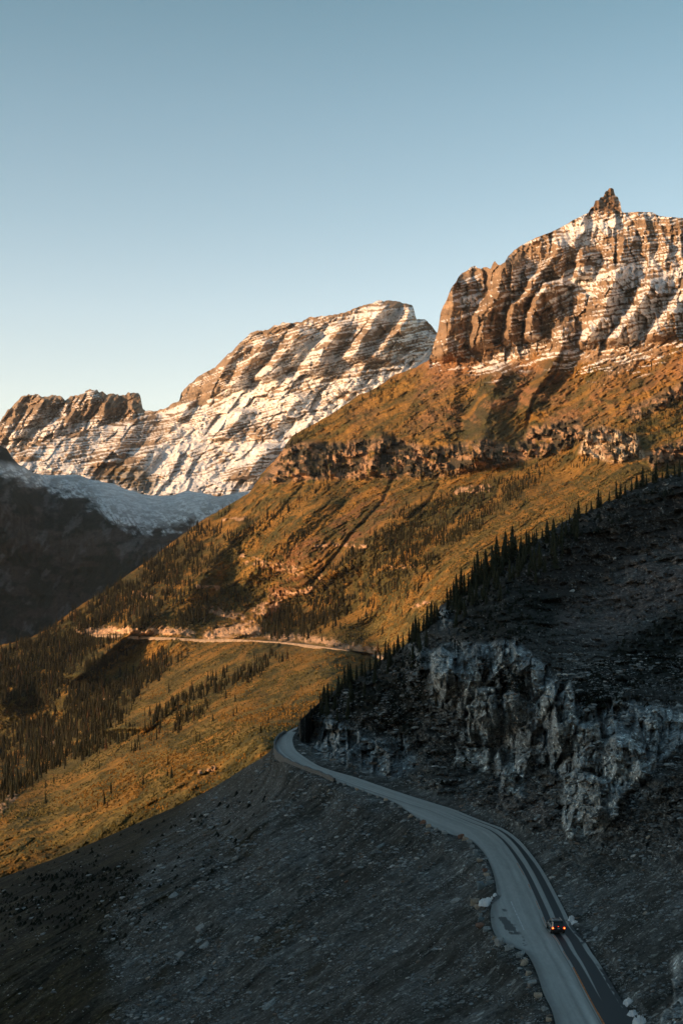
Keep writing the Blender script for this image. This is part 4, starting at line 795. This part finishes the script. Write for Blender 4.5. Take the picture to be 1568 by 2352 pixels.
def place_tree(P, h, label, group, rad=1., k=0, lean=0.):
    e = bpy.data.objects.new('fir_tree', None); COL.objects.link(e); e.location = P; e.scale = (h * rad, h * rad, h); e.rotation_euler = (rng.normal() * .035, rng.normal() * .035, rng.random() * 6.28); e.empty_display_size = .2
    for src in crowns[k]:
        c = src.copy(); COL.objects.link(c); c.parent = e
    tag(e, label, 'tree', group); return e
SLAB = ['above the left end of the far road', 'on the dark wooded slope at the left edge', 'in the thin line below the far road', 'in the short row on the open ochre slope', 'in the long diagonal stand above the far road', 'in the small clump just above the far road', 'in the line under the lower cliff band']
big = order[:NI]; SD = np.stack([pmask(u[big], v[big], p, 25) for p, a, f in STANDS[:7]]); which = np.where(SD.max(0) > 0, SD.argmax(0), 7)
SLAB.append('scattered alone on the open sunlit slope')
for j, i in enumerate(big):
    tallest = hpx[i] >= max(hpx[k] for kk, k in enumerate(big) if which[kk] == which[j])
    if which[j] == 1:
        zone_ = 'at the foot of the dark wooded slope, bottom left' if v[i] > 1700 else 'beside the dark gully right of the wooded slope' if u[i] > 190 else 'half way up the dark wooded slope at the left edge' if v[i] > 1600 else 'near the top of the dark wooded slope, left edge'
        place_tree(P[i] - [0, 0, .4], H[i], 'brown green fir ' + zone_, 'firs ' + zone_, .95, j % 5); continue
    place_tree(P[i] - [0, 0, .4], H[i], ('tallest brown green fir ' if tallest else 'brown green fir ') + SLAB[which[j]], 'firs ' + SLAB[which[j]], .95, j % 5)
CREST = [(690, 1660, 22), (700, 1648, 18), (712, 1640, 26), (722, 1628, 22), (735, 1615, 30), (745, 1606, 34), (752, 1600, 40), (762, 1594, 24), (775, 1585, 38), (783, 1580, 30), (792, 1572, 46), (800, 1572, 60), (806, 1566, 50), (820, 1556, 36), (830, 1548, 42), (838, 1545, 30), (850, 1536, 34), (862, 1530, 44), (872, 1524, 36), (884, 1512, 52), (892, 1506, 40),
 (905, 1500, 34), (915, 1492, 42), (925, 1484, 38), (938, 1472, 40), (946, 1466, 48), (953, 1462, 58), (962, 1452, 40), (972, 1446, 44), (980, 1440, 56), (988, 1432, 62), (996, 1424, 50), (1003, 1418, 44), (1028, 1390, 52), (1034, 1384, 44), (1042, 1382, 58), (1048, 1376, 66), (1057, 1368, 72), (1066, 1362, 56), (1075, 1356, 46), (1084, 1350, 58), (1090, 1345, 70), (1097, 1340, 84), (1104, 1336, 62), (1112, 1330, 76), (1120, 1322, 64), (1130, 1316, 72), (1138, 1308, 86), (1146, 1302, 60), (1152, 1300, 70), (1160, 1294, 84), (1168, 1288, 56), (1176, 1282, 84), (1184, 1276, 56), (1195, 1268, 44), (1208, 1258, 50), (1214, 1252, 36), (1222, 1248, 28), (1232, 1243, 40), (1245, 1236, 30), (1258, 1226, 26), (1272, 1216, 34), (1290, 1206, 22), (1308, 1196, 26), (1330, 1184, 30), (1345, 1176, 28), (1358, 1168, 26), (1374, 1160, 44), (1380, 1158, 34), (1398, 1148, 28), (1416, 1140, 46), (1424, 1138, 38), (1434, 1132, 28), (1450, 1124, 30), (1462, 1118, 38), (1474, 1114, 52), (1484, 1110, 28), (1500, 1104, 34), (1506, 1102, 56), (1520, 1098, 28), (1532, 1094, 40), (1548, 1088, 30), (1560, 1086, 38),
 (1275, 1300, 64), (1250, 1310, 40), (1220, 1300, 44), (1190, 1320, 50), (1230, 1330, 38), (1170, 1330, 56), (1060, 1400, 40), (1085, 1385, 46), (1110, 1370, 50)]
CREST2 = []
rr_ = np.random.default_rng(77)
while len(CREST2) < 86:
    u_ = rr_.uniform(700, 1330); dv_ = rr_.uniform(4, 80)
    if rr_.random() < (1. if 1010 < u_ < 1220 else .75 if u_ > 930 else .3) * (1 - dv_ / 95) and (u_ < 985 or u_ > 1025):
        CREST2.append((u_, float(ntop(u_)) + dv_, rr_.uniform(22, 58)))
for j, (u_, v_, h_) in enumerate(CREST2):
    p = NL.surf(u_, v_ + 3); h = h_ * p[1] / F
    zn = 'in the thicket on the shaded spur above the road bend' if u_ < 930 else 'in the dense thicket just below the spur crest, above the grey cliffs' if u_ < 1230 else 'thinly spread below the upper shaded crest'
    place_tree(p - [0, 0, .5], h + .5, 'black fir ' + zn, 'firs ' + zn, .8 + .5 * rng.random(), j % 5)
for j, (u_, v_, h_) in enumerate(CREST):
    p = NL.surf(u_, v_ + 5); h = h_ * p[1] / F
    lone = (u_, v_) == (1275, 1300); low = v_ > ntop(u_) + 25
    row = sorted(q for q in CREST if (q[1] > ntop(q[0]) + 25) == low); o_ = ordn(row.index((u_, v_, h_)))
    sz_ = 'very tall' if h_ > 68 else 'tall' if h_ > 48 else 'medium' if h_ > 32 else 'short'
    st = f'{sz_} black fir, {o_} from the left ' + ('among those standing below the shaded crest' if low else 'along the shaded spur crest')
    if lone: st = 'lone tall dark fir standing below the crest on the shaded hillside'
    place_tree(p - [0, 0, .5], h + .5, st, None if lone else 'firs below the shaded crest' if low else 'firs along the shaded spur crest', .72 + .35 * rng.random(), j % 5)
# low dark krummholz on the shaded hillside
BUSH = [conifer(3, 6, 300 + i, .6) for i in range(4)]
n = 76000; u = rng.uniform(-60, 1640, n); v = rng.uniform(1120, 2200, n)
dens = np.zeros(n)
for p, a in [([(1320, 1560), (1400, 1490), (1600, 1390), (1600, 1560), (1440, 1590), (1400, 1640), (1330, 1660)], .8), ([(700, 1640), (830, 1560), (960, 1480), (990, 1640), (930, 1700), (830, 1660), (760, 1650), (690, 1700)], .5), ([(1040, 1400), (1160, 1330), (1290, 1370), (1270, 1470), (1180, 1470), (1060, 1470)], .6),
             ([(1130, 1560), (1190, 1530), (1205, 1590), (1150, 1590)], .9), ([(990, 1410), (1200, 1270), (1560, 1095), (1600, 1110), (1350, 1240), (1150, 1360), (1010, 1460)], .55), ([(960, 1700), (1060, 1720), (1140, 1830), (1000, 1800)], .2), ([(1480, 1560), (1600, 1540), (1600, 1640), (1440, 1600)], .4), ([(0, 2060), (160, 1985), (330, 1995), (300, 2070), (150, 2140), (0, 2140)], .8), ([(-60, 2030), (400, 1880), (640, 1780), (560, 1960), (300, 2190), (-60, 2190)], .16)]:
    dens = np.maximum(dens, a * pmask(u, v, p, 14))
okm = (rng.random(n) < dens * ss(.36, .52, fbm2(u / 24, v / 14, 3, 69)) * .8 ) & (v > ntop(u) + 6) & (polysd(u, v, roadpix) < -8)
u, v = u[okm], v[okm]; P, N_, r_, c_ = lay_at(NL, u, v); n = len(u); sz = P[:, 1] / F * (7 + 12 * rng.random(n) ** 2)
o = scatter('dark_shrubs', P - [0, 0, .3], np.stack([sz, sz, sz * .62], 1), BUSH, shm, np.array([.012, .015, .010]) * (.6 + .9 * rng.random((n, 1)))); tag(o, 'black green juniper and dwarf fir patches on the shaded hillside', 'shrubs', kind='stuff')

# ------------------------------------------------------------------ individual rocks, guard stones, wall, snow
import bmesh
def rock_mesh(name, seed, dims, mat, rough=.18, cuts=3):
    r = np.random.default_rng(seed); bm = bmesh.new(); bmesh.ops.create_cube(bm, size=1.); 
    bmesh.ops.subdivide_edges(bm, edges=bm.edges[:], cuts=cuts, use_grid_fill=True)
    pl = [(Vector(r.normal(size=3)).normalized(), .34 + .13 * r.random()) for _ in range(7)]
    for vv in bm.verts:
        for nrm, dd in pl:
            q = vv.co.dot(nrm)
            if q > dd: vv.co -= nrm * (q - dd)
        vv.co += Vector(r.normal(size=3)) * rough * .12
        vv.co.x *= dims[0]; vv.co.y *= dims[1]; vv.co.z *= dims[2]
    me = bpy.data.meshes.new(name); bm.to_mesh(me); bm.free(); me.materials.append(mat)
    o = bpy.data.objects.new(name, me); COL.objects.link(o); return o
stm = {'tan': plain('tan_stone', (.42, .35, .27), .9, .3, 4.), 'grey': plain('grey_stone', (.30, .33, .33), .9, .35, 4.), 'pale': plain('pale_stone', (.33, .345, .335), .9, .25, 4.), 'red': plain('reddish_stone', (.24, .14, .10), .9, .3, 4.), 'blue': plain('blue_grey_stone', (.17, .22, .24), .9, .3, 4.)}
GST = [(1262, 2348, 9, 'tan'), (1252, 2322, 11, 'grey'), (1238, 2294, 12, 'tan'), (1222, 2265, 13, 'pale'), (1215, 2241, 10, 'tan'), (1206, 2217, 13, 'tan'), (1198, 2199, 13, 'grey'), (1171, 2181, 12, 'grey'), (1152, 2169, 16, 'pale'), (1138, 2160, 9, 'tan'), (1120, 2141, 11, 'grey'), (1104, 2134, 14, 'red'),
 (1107, 2119, 10, 'blue'), (1105, 2106, 10, 'grey'), (1098, 2089, 11, 'tan'), (1092, 2079, 14, 'tan'), (1109, 2042, 16, 'blue'), (1126, 2034, 11, 'blue'), (1123, 2024, 9, 'pale'), (1119, 2014, 9, 'tan'), (1115, 2003, 8, 'red'), (1112, 1992, 8, 'pale'), (1103, 1981, 9, 'tan'), (1096, 1967, 9, 'blue'), (1093, 1958, 8, 'grey'), (1086, 1949, 8, 'pale'), (1080, 1939, 9, 'grey'), (1071, 1931, 9, 'tan'), (1060, 1927, 9, 'red'),
 (1022, 1917, 8, 'grey'), (1003, 1910, 8, 'grey'), (984, 1901, 8, 'tan'), (973, 1893, 9, 'red'), (959, 1885, 7, 'grey'), (945, 1878, 8, 'tan'), (934, 1868, 5, 'grey'), (920, 1856, 6, 'grey'), (903, 1848, 6, 'grey'), (887, 1840, 6, 'tan'), (871, 1833, 5, 'grey'), (852, 1827, 6, 'grey'), (836, 1820, 5, 'grey'), (822, 1816, 6, 'tan'), (809, 1810, 5, 'grey'), (793, 1806, 6, 'grey'), (777, 1800, 5, 'grey')]
CN = {'tan': 'tan', 'grey': 'grey', 'pale': 'whitish', 'red': 'reddish brown', 'blue': 'blue grey'}
for i, (u_, v_, s_, c_) in enumerate(GST):
    p = NL.surf(u_ - 2, v_); y = p[1]; s = s_ * 1.25 * y / F
    o = rock_mesh('guard_stone', 500 + i, (s * 1.25, s * .8, s * .95), stm[c_]); o.location = (p[0], p[1], p[2] + s * .34); o.rotation_euler = (rng.normal() * .1, rng.normal() * .1, .2 + rng.normal() * .3)
    tag(o, f'{CN[c_]} guard stone, {ordn(i)} from the bottom along the road edge', 'stone', 'guard stones along the outer edge of the road')
RK = [(245, 2106, 14, 'grey'), (325, 2078, 18, 'pale'), (400, 2060, 22, 'grey'), (462, 2134, 24, 'pale'), (457, 2164, 16, 'grey'), (470, 2176, 26, 'pale'), (417, 2195, 22, 'pale'), (590, 2157, 18, 'grey'), (532, 2229, 14, 'pale'), (465, 2252, 16, 'blue'), (357, 2307, 26, 'blue'), (618, 2312, 38, 'grey'), (370, 2330, 14, 'blue'), (540, 1974, 20, 'grey'), (500, 2039, 14, 'pale'), (492, 2214, 10, 'tan'),
 (340, 2247, 12, 'tan'), (670, 2046, 12, 'pale'), (705, 2094, 9, 'grey'), (796, 2027, 14, 'red'), (874, 1947, 22, 'blue'), (1075, 2278, 14, 'pale'), (1047, 2071, 26, 'pale'), (755, 1612 + 205, 9, 'tan'), (1480, 2100, 12, 'tan'), (1330, 2010, 9, 'grey'), (1450, 2062, 12, 'grey'), (1367, 2137, 18, 'pale'), (1536, 2050, 16, 'grey'), (1488, 1925, 12, 'tan'), (1410, 1955, 18, 'pale'), (1300, 1905, 9, 'grey'), (1340, 1910, 14, 'pale'),
 (1280, 1320 + 230, 13, 'pale'), (1248, 1545, 8, 'grey'), (1410, 1283, 10, 'pale'), (1314, 1358, 14, 'pale'), (1485, 1122, 9, 'grey'), (1530, 1113, 10, 'pale'), (1450, 1220, 9, 'grey'), (1418, 1605, 16, 'grey'), (1428, 1593, 10, 'pale')]
for i, (u_, v_, s_, c_) in enumerate(RK):
    p = NL.surf(u_, v_); s = s_ * .85 * p[1] / F
    o = rock_mesh('scree_rock', 700 + i, (s * 1.05, s * .8, s * .42), stm[c_], rough=.3); o.location = p + [0, -s * .1, s * .12]; o.rotation_euler = (.15, -.5 if u_ < 1150 else -.45, rng.normal() * .4)
    if u_ < 1100:
        near = 'scree below the road'; 
    elif v_ > 1880: near = 'scree bank above the road'
    else: near = 'shaded hillside above the cliffs'
    idx = [k for k, q in enumerate(sorted([q for q in RK if (q[0] < 1100) == (u_ < 1100) and (q[1] > 1880) == (v_ > 1880)])) if q == RK[i]][0]
    tag(o, f'{"large" if s_ > 20 else "flat" if s_ > 13 else "small"} {CN[c_]} rock on the {near}, {ordn(idx)} from the left there', 'rock', 'single rocks on the ' + near)
# masonry guard wall round the bend
wl_ = np.array([flat(u_, v_) for u_, v_ in [(656, 1684), (641, 1693), (633, 1704), (630, 1716), (635, 1731), (656, 1748), (688, 1763), (732, 1779), (768, 1795)]]); wl_ = catm(wl_, 10)
d = np.gradient(wl_, axis=0); d /= np.linalg.norm(d, axis=1, keepdims=True); nn = np.stack([-d[:, 1], d[:, 0]], -1); nz = len(wl_)
top = .75 + .18 * (np.arange(nz) % 6 > 2); a = wl_ - nn * .25; b = wl_ + nn * .25
prof = np.stack([np.c_[a, np.full(nz, -1.4)], np.c_[a, top], np.c_[b, top], np.c_[b, np.full(nz, -1.4)]], 1)
o = mesh_np('guard_wall', prof.reshape(-1, 3), gridfaces(nz, 4), plain('grey_masonry', (.16, .165, .16), .9, .45, 2.5), smooth=False)
tag(o, 'low grey stone guard wall curving round the outside of the road bend', 'wall')
# snow heaps
snowm = plain('old_snow', (.84, .87, .88), .8, .08, 6.)
def snow_pile(parts, label):
    V = []; Fc = []; o0 = 0
    for (u_, v_, wd, hh) in parts:
        x, y = flat(u_, v_); k = y / F; n = 26; ang = np.linspace(0, 2 * math.pi, n, endpoint=False)
        R_ = [(.0, 1.)] + [(t, 1 - t ** 2) for t in np.linspace(.12, 1.0, 9)]
        rr = wd * k * .5 * (.6 + .8 * fbm2(np.cos(ang) * 2.2 + u_, np.sin(ang) * 2.2 + v_, 4, 3))
        pts_ = [(x, y, hh * k)]
        for t, hz in R_[1:]:
            for j in range(n):
                zz = hh * k * hz ** .6 * (.2 + 1.6 * rng.random()); pts_.append((x + rr[j] * t * math.cos(ang[j]) , y + rr[j] * t * math.sin(ang[j]) * 1.2, zz - (.4 if t == 1. else 0)))
        f = [(0, 1 + j, 1 + (j + 1) % n) for j in range(n)]
        for a_ in range(8):
            for j in range(n):
                p_, q_ = 1 + a_ * n + j, 1 + a_ * n + (j + 1) % n; f += [(p_, p_ + n, q_ + n), (p_, q_ + n, q_)]
        V += pts_; Fc += [tuple(i_ + o0 for i_ in t_) for t_ in f]; o0 += len(pts_)
    tag(mesh_np('snow_pile', np.array(V), np.array(Fc), snowm, smooth=False), label, 'snow', 'leftover snow heaps beside the road')
snow_pile([(1112, 2074, 26, 6), (1121, 2068, 14, 4)], 'broad white snow heap on the outer edge by the pull-out')
snow_pile([(1136, 2058, 9, 4)], 'tiny snow lump on the tarmac just above the broad heap at the pull-out')
snow_pile([(1129, 2064, 6, 3)], 'smallest snow lump between the two others at the pull-out')
snow_pile([(1312, 2116, 16, 8), (1320, 2122, 18, 5), (1328, 2126, 8, 3)], 'small white snow heap at the inner road edge beside the car')
snow_pile([(1444, 2308, 26, 9), (1462, 2314, 18, 6), (1471, 2318, 12, 5)], 'ragged white snow heap at the inner road edge, upper of two near the bottom')
snow_pile([(1454, 2333, 30, 7), (1470, 2336, 20, 4)], 'flat white snow heap at the inner road edge, middle of three near the bottom')
snow_pile([(1470, 2354, 34, 13), (1486, 2357, 20, 6)], 'wide white snow heap at the inner road edge, cut by the bottom of the picture')

# ------------------------------------------------------------------ the car
def cmat(name, col, rough=.3, metal=0., spec=.5, emit=None, es=0):
    m, t, b = newmat(name, rough); b.inputs['Base Color'].default_value = (*col, 1); b.inputs['Metallic'].default_value = metal; b.inputs['Specular IOR Level'].default_value = spec
    n = t.nodes.new('ShaderNodeTexNoise'); n.inputs['Scale'].default_value = 6; r = t.nodes.new('ShaderNodeMapRange'); r.inputs[3].default_value = max(rough - .05, .02); r.inputs[4].default_value = rough + .12; t.links.new(n.outputs[0], r.inputs[0]); t.links.new(r.outputs[0], b.inputs['Roughness'])
    if emit: b.inputs['Emission Color'].default_value = (*emit, 1); b.inputs['Emission Strength'].default_value = es
    return m
paint = cmat('dark_car_paint', (.012, .018, .022), .25); glass = cmat('dark_glass', (.015, .03, .035), .08); rub = cmat('tyre_rubber', (.012, .012, .012), .8); alu = cmat('bright_metal', (.55, .55, .53), .3, .9)
lamp = cmat('lit_tail_lamp', (.4, .01, .01), .3, emit=(1., .04, .008), es=1.6); lampc = cmat('lit_tail_lamp_core', (.4, .05, .01), .3, emit=(1., .38, .06), es=4.); plate = cmat('plate_face', (.30, .40, .40), .5); trim = cmat('black_trim', (.01, .01, .01), .6)
car = bpy.data.objects.new('parked_suv', None); car.name = 'sport_utility_car'; COL.objects.link(car); tag(car, 'dark sport utility car with lit red tail lights driving away on the wet lane', 'car')
def loft(name, secs, mat, parent, n=20, pw=5., bev=True):
    V = []; Fc = []
    for (y, hw, z0, z1) in secs:
        for j in range(n):
            a = 2 * math.pi * j / n; c, s = math.cos(a), math.sin(a)
            V.append((hw * math.copysign(abs(c) ** (2 / pw), c), y, (z0 + z1) / 2 + (z1 - z0) / 2 * math.copysign(abs(s) ** (2 / pw), s)))
    m = len(secs); F4 = [(i * n + j, i * n + (j + 1) % n, (i + 1) * n + (j + 1) % n, (i + 1) * n + j) for i in range(m - 1) for j in range(n)]
    me = bpy.data.meshes.new(name); me.from_pydata(V, [], F4 + [tuple(range(n - 1, -1, -1)), tuple((m - 1) * n + j for j in range(n))]); me.update()
    for p in me.polygons: p.use_smooth = len(p.vertices) == 4
    me.materials.append(mat); o = bpy.data.objects.new(name, me); COL.objects.link(o); o.parent = parent; return o
def slab(name, pts8, mat, parent, bevel=0):
    bm = bmesh.new(); vs = [bm.verts.new(p) for p in pts8]
    for f in [(0, 1, 2, 3), (7, 6, 5, 4), (0, 4, 5, 1), (1, 5, 6, 2), (2, 6, 7, 3), (3, 7, 4, 0)]: bm.faces.new([vs[i] for i in f])
    bmesh.ops.recalc_face_normals(bm, faces=bm.faces[:])
    if bevel: bmesh.ops.bevel(bm, geom=bm.edges[:], offset=bevel, segments=2, affect='EDGES')
    me = bpy.data.meshes.new(name); bm.to_mesh(me); bm.free(); me.materials.append(mat); o = bpy.data.objects.new(name, me); COL.objects.link(o); o.parent = parent; return o
def boxp(x0, x1, y0, y1, z0, z1): return [(x0, y0, z0), (x1, y0, z0), (x1, y1, z0), (x0, y1, z0), (x0, y0, z1), (x1, y0, z1), (x1, y1, z1), (x0, y1, z1)]
body = loft('body', [(-2.32, .80, .42, .92), (-2.28, .88, .34, 1.02), (-2.15, .925, .28, 1.08), (-1.4, .935, .26, 1.08), (0, .935, .26, 1.06), (1.1, .93, .26, 1.04), (1.6, .92, .28, 1.0), (2.1, .89, .32, .92), (2.32, .80, .40, .80)], paint, car)
cabin = loft('cabin', [(-2.16, .80, .98, 1.10), (-2.02, .77, 1.0, 1.46), (-1.86, .72, 1.0, 1.70), (-1.4, .71, 1.0, 1.77), (-.4, .70, 1.0, 1.78), (.3, .69, 1.0, 1.72), (.75, .70, 1.0, 1.42), (1.15, .76, 1.0, 1.08)], paint, car, pw=7)
slab('rear_window', [(-.62, -2.175, 1.12), (.62, -2.175, 1.12), (.60, -2.13, 1.12), (-.60, -2.13, 1.12), (-.56, -1.945, 1.63), (.56, -1.945, 1.63), (.54, -1.90, 1.62), (-.54, -1.90, 1.62)], glass, car)
slab('spoiler', [(-.62, -2.08, 1.70), (.62, -2.08, 1.70), (.62, -1.82, 1.76), (-.62, -1.82, 1.76), (-.62, -2.08, 1.74), (.62, -2.08, 1.74), (.62, -1.82, 1.80), (-.62, -1.82, 1.80)], trim, car)
for sgn in (-1, 1):
    for y0, y1 in ((-1.75, -1.0), (-.92, -.08), (0.0, .72)):
        a = sgn * .785; b = sgn * .725; slab('side_window', [(a, y0, 1.12), (a, y1, 1.12), (a - sgn * .03, y1, 1.12), (a - sgn * .03, y0, 1.12), (b, y0 + .06, 1.60), (b, min(y1, .4) - .06, 1.60), (b - sgn * .03, min(y1, .4) - .06, 1.60), (b - sgn * .03, y0 + .06, 1.60)], glass, car)
    slab('roof_rail', boxp(sgn * .60 - .025, sgn * .60 + .025, -1.7, .2, 1.79, 1.84), alu, car)
    slab('wing_mirror', boxp(sgn * 1.02 - .09, sgn * 1.02 + .09, .62, .78, 1.05, 1.22), paint, car, .03)
    tl = slab('tail_light', boxp(sgn * .77 - .12, sgn * .77 + .12, -2.40, -2.24, .80, 1.06), lamp, car, .03)
    slab('lamp_core', boxp(sgn * .78 - .055, sgn * .78 + .055, -2.425, -2.35, .86, 1.00), lampc, tl, .02)
    slab('reversing_light', boxp(sgn * .52 - .05, sgn * .52 + .05, -2.37, -2.3, .86, .94), alu, car, .01)
    for yy in (-1.42, 1.42):
        bm = bmesh.new(); bmesh.ops.create_cone(bm, cap_ends=True, segments=24, radius1=.37, radius2=.37, depth=.25); me = bpy.data.meshes.new('wheel'); bm.to_mesh(me); bm.free(); me.materials.append(rub)
        wh_ = bpy.data.objects.new('wheel', me); COL.objects.link(wh_); wh_.parent = car; wh_.location = (sgn * .82, yy, .37); wh_.rotation_euler = (0, R(90), 0)
        bm = bmesh.new(); bmesh.ops.create_cone(bm, cap_ends=True, segments=16, radius1=.22, radius2=.19, depth=.06); me = bpy.data.meshes.new('rim'); bm.to_mesh(me); bm.free(); me.materials.append(alu)
        rim = bpy.data.objects.new('rim', me); COL.objects.link(rim); rim.parent = wh_; rim.location = (0, 0, sgn * .13)
slab('pillar_trim', [(-.80, -2.20, 1.06), (-.72, -2.20, 1.06), (-.70, -2.13, 1.06), (-.82, -2.13, 1.06), (-.70, -1.97, 1.66), (-.64, -1.97, 1.66), (-.63, -1.90, 1.66), (-.72, -1.90, 1.66)], alu, car)
slab('bumper', boxp(-.88, .88, -2.42, -2.2, .36, .62), trim, car, .06)
slab('licence_plate', boxp(-.17, .17, -2.37, -2.31, .80, .92), plate, car, .005)
slab('brake_light', boxp(-.07, .07, -2.22, -2.15, 1.075, 1.14), lamp, car, .01)
slab('wiper', [(-.3, -2.19, 1.13), (.25, -2.19, 1.15), (.25, -2.17, 1.15), (-.3, -2.17, 1.13), (-.3, -2.19, 1.15), (.25, -2.19, 1.17), (.25, -2.17, 1.17), (-.3, -2.17, 1.15)], trim, car)
cx, cy = flat(1281, 2149); j = int(np.argmin(np.abs(RS[:, 1] - cy - 2))); hd = RS[j - 6] - RS[j + 6]
car.location = (cx, cy + 2.4, .012); car.rotation_euler = (0, 0, math.atan2(hd[1], hd[0]) - math.pi / 2)

# ------------------------------------------------------------------ thin evening haze
hv = [(-11000, -9000, -700), (11000, -9000, -700), (11000, 15500, -700), (-11000, 15500, -700), (-11000, -9000, 2600), (11000, -9000, 2600), (11000, 15500, 2600), (-11000, 15500, 2600)]
hm_ = bpy.data.materials.new('haze'); hm_.use_nodes = True; ht = hm_.node_tree; ht.nodes.remove(ht.nodes['Principled BSDF'])
pv = ht.nodes.new('ShaderNodeVolumePrincipled'); pv.inputs['Density'].default_value = 1.0e-5; pv.inputs['Color'].default_value = (.80, .90, 1., 1); pv.inputs['Anisotropy'].default_value = .1
ht.links.new(pv.outputs[0], ht.nodes['Material Output'].inputs['Volume'])
me = bpy.data.meshes.new('haze'); me.from_pydata(hv, [], [(3, 2, 1, 0), (4, 5, 6, 7), (0, 1, 5, 4), (1, 2, 6, 5), (2, 3, 7, 6), (3, 0, 4, 7)]); me.update(); me.materials.append(hm_)
o = bpy.data.objects.new('haze', me); COL.objects.link(o); tag(o, 'thin evening haze filling the valley', 'haze', kind='stuff')
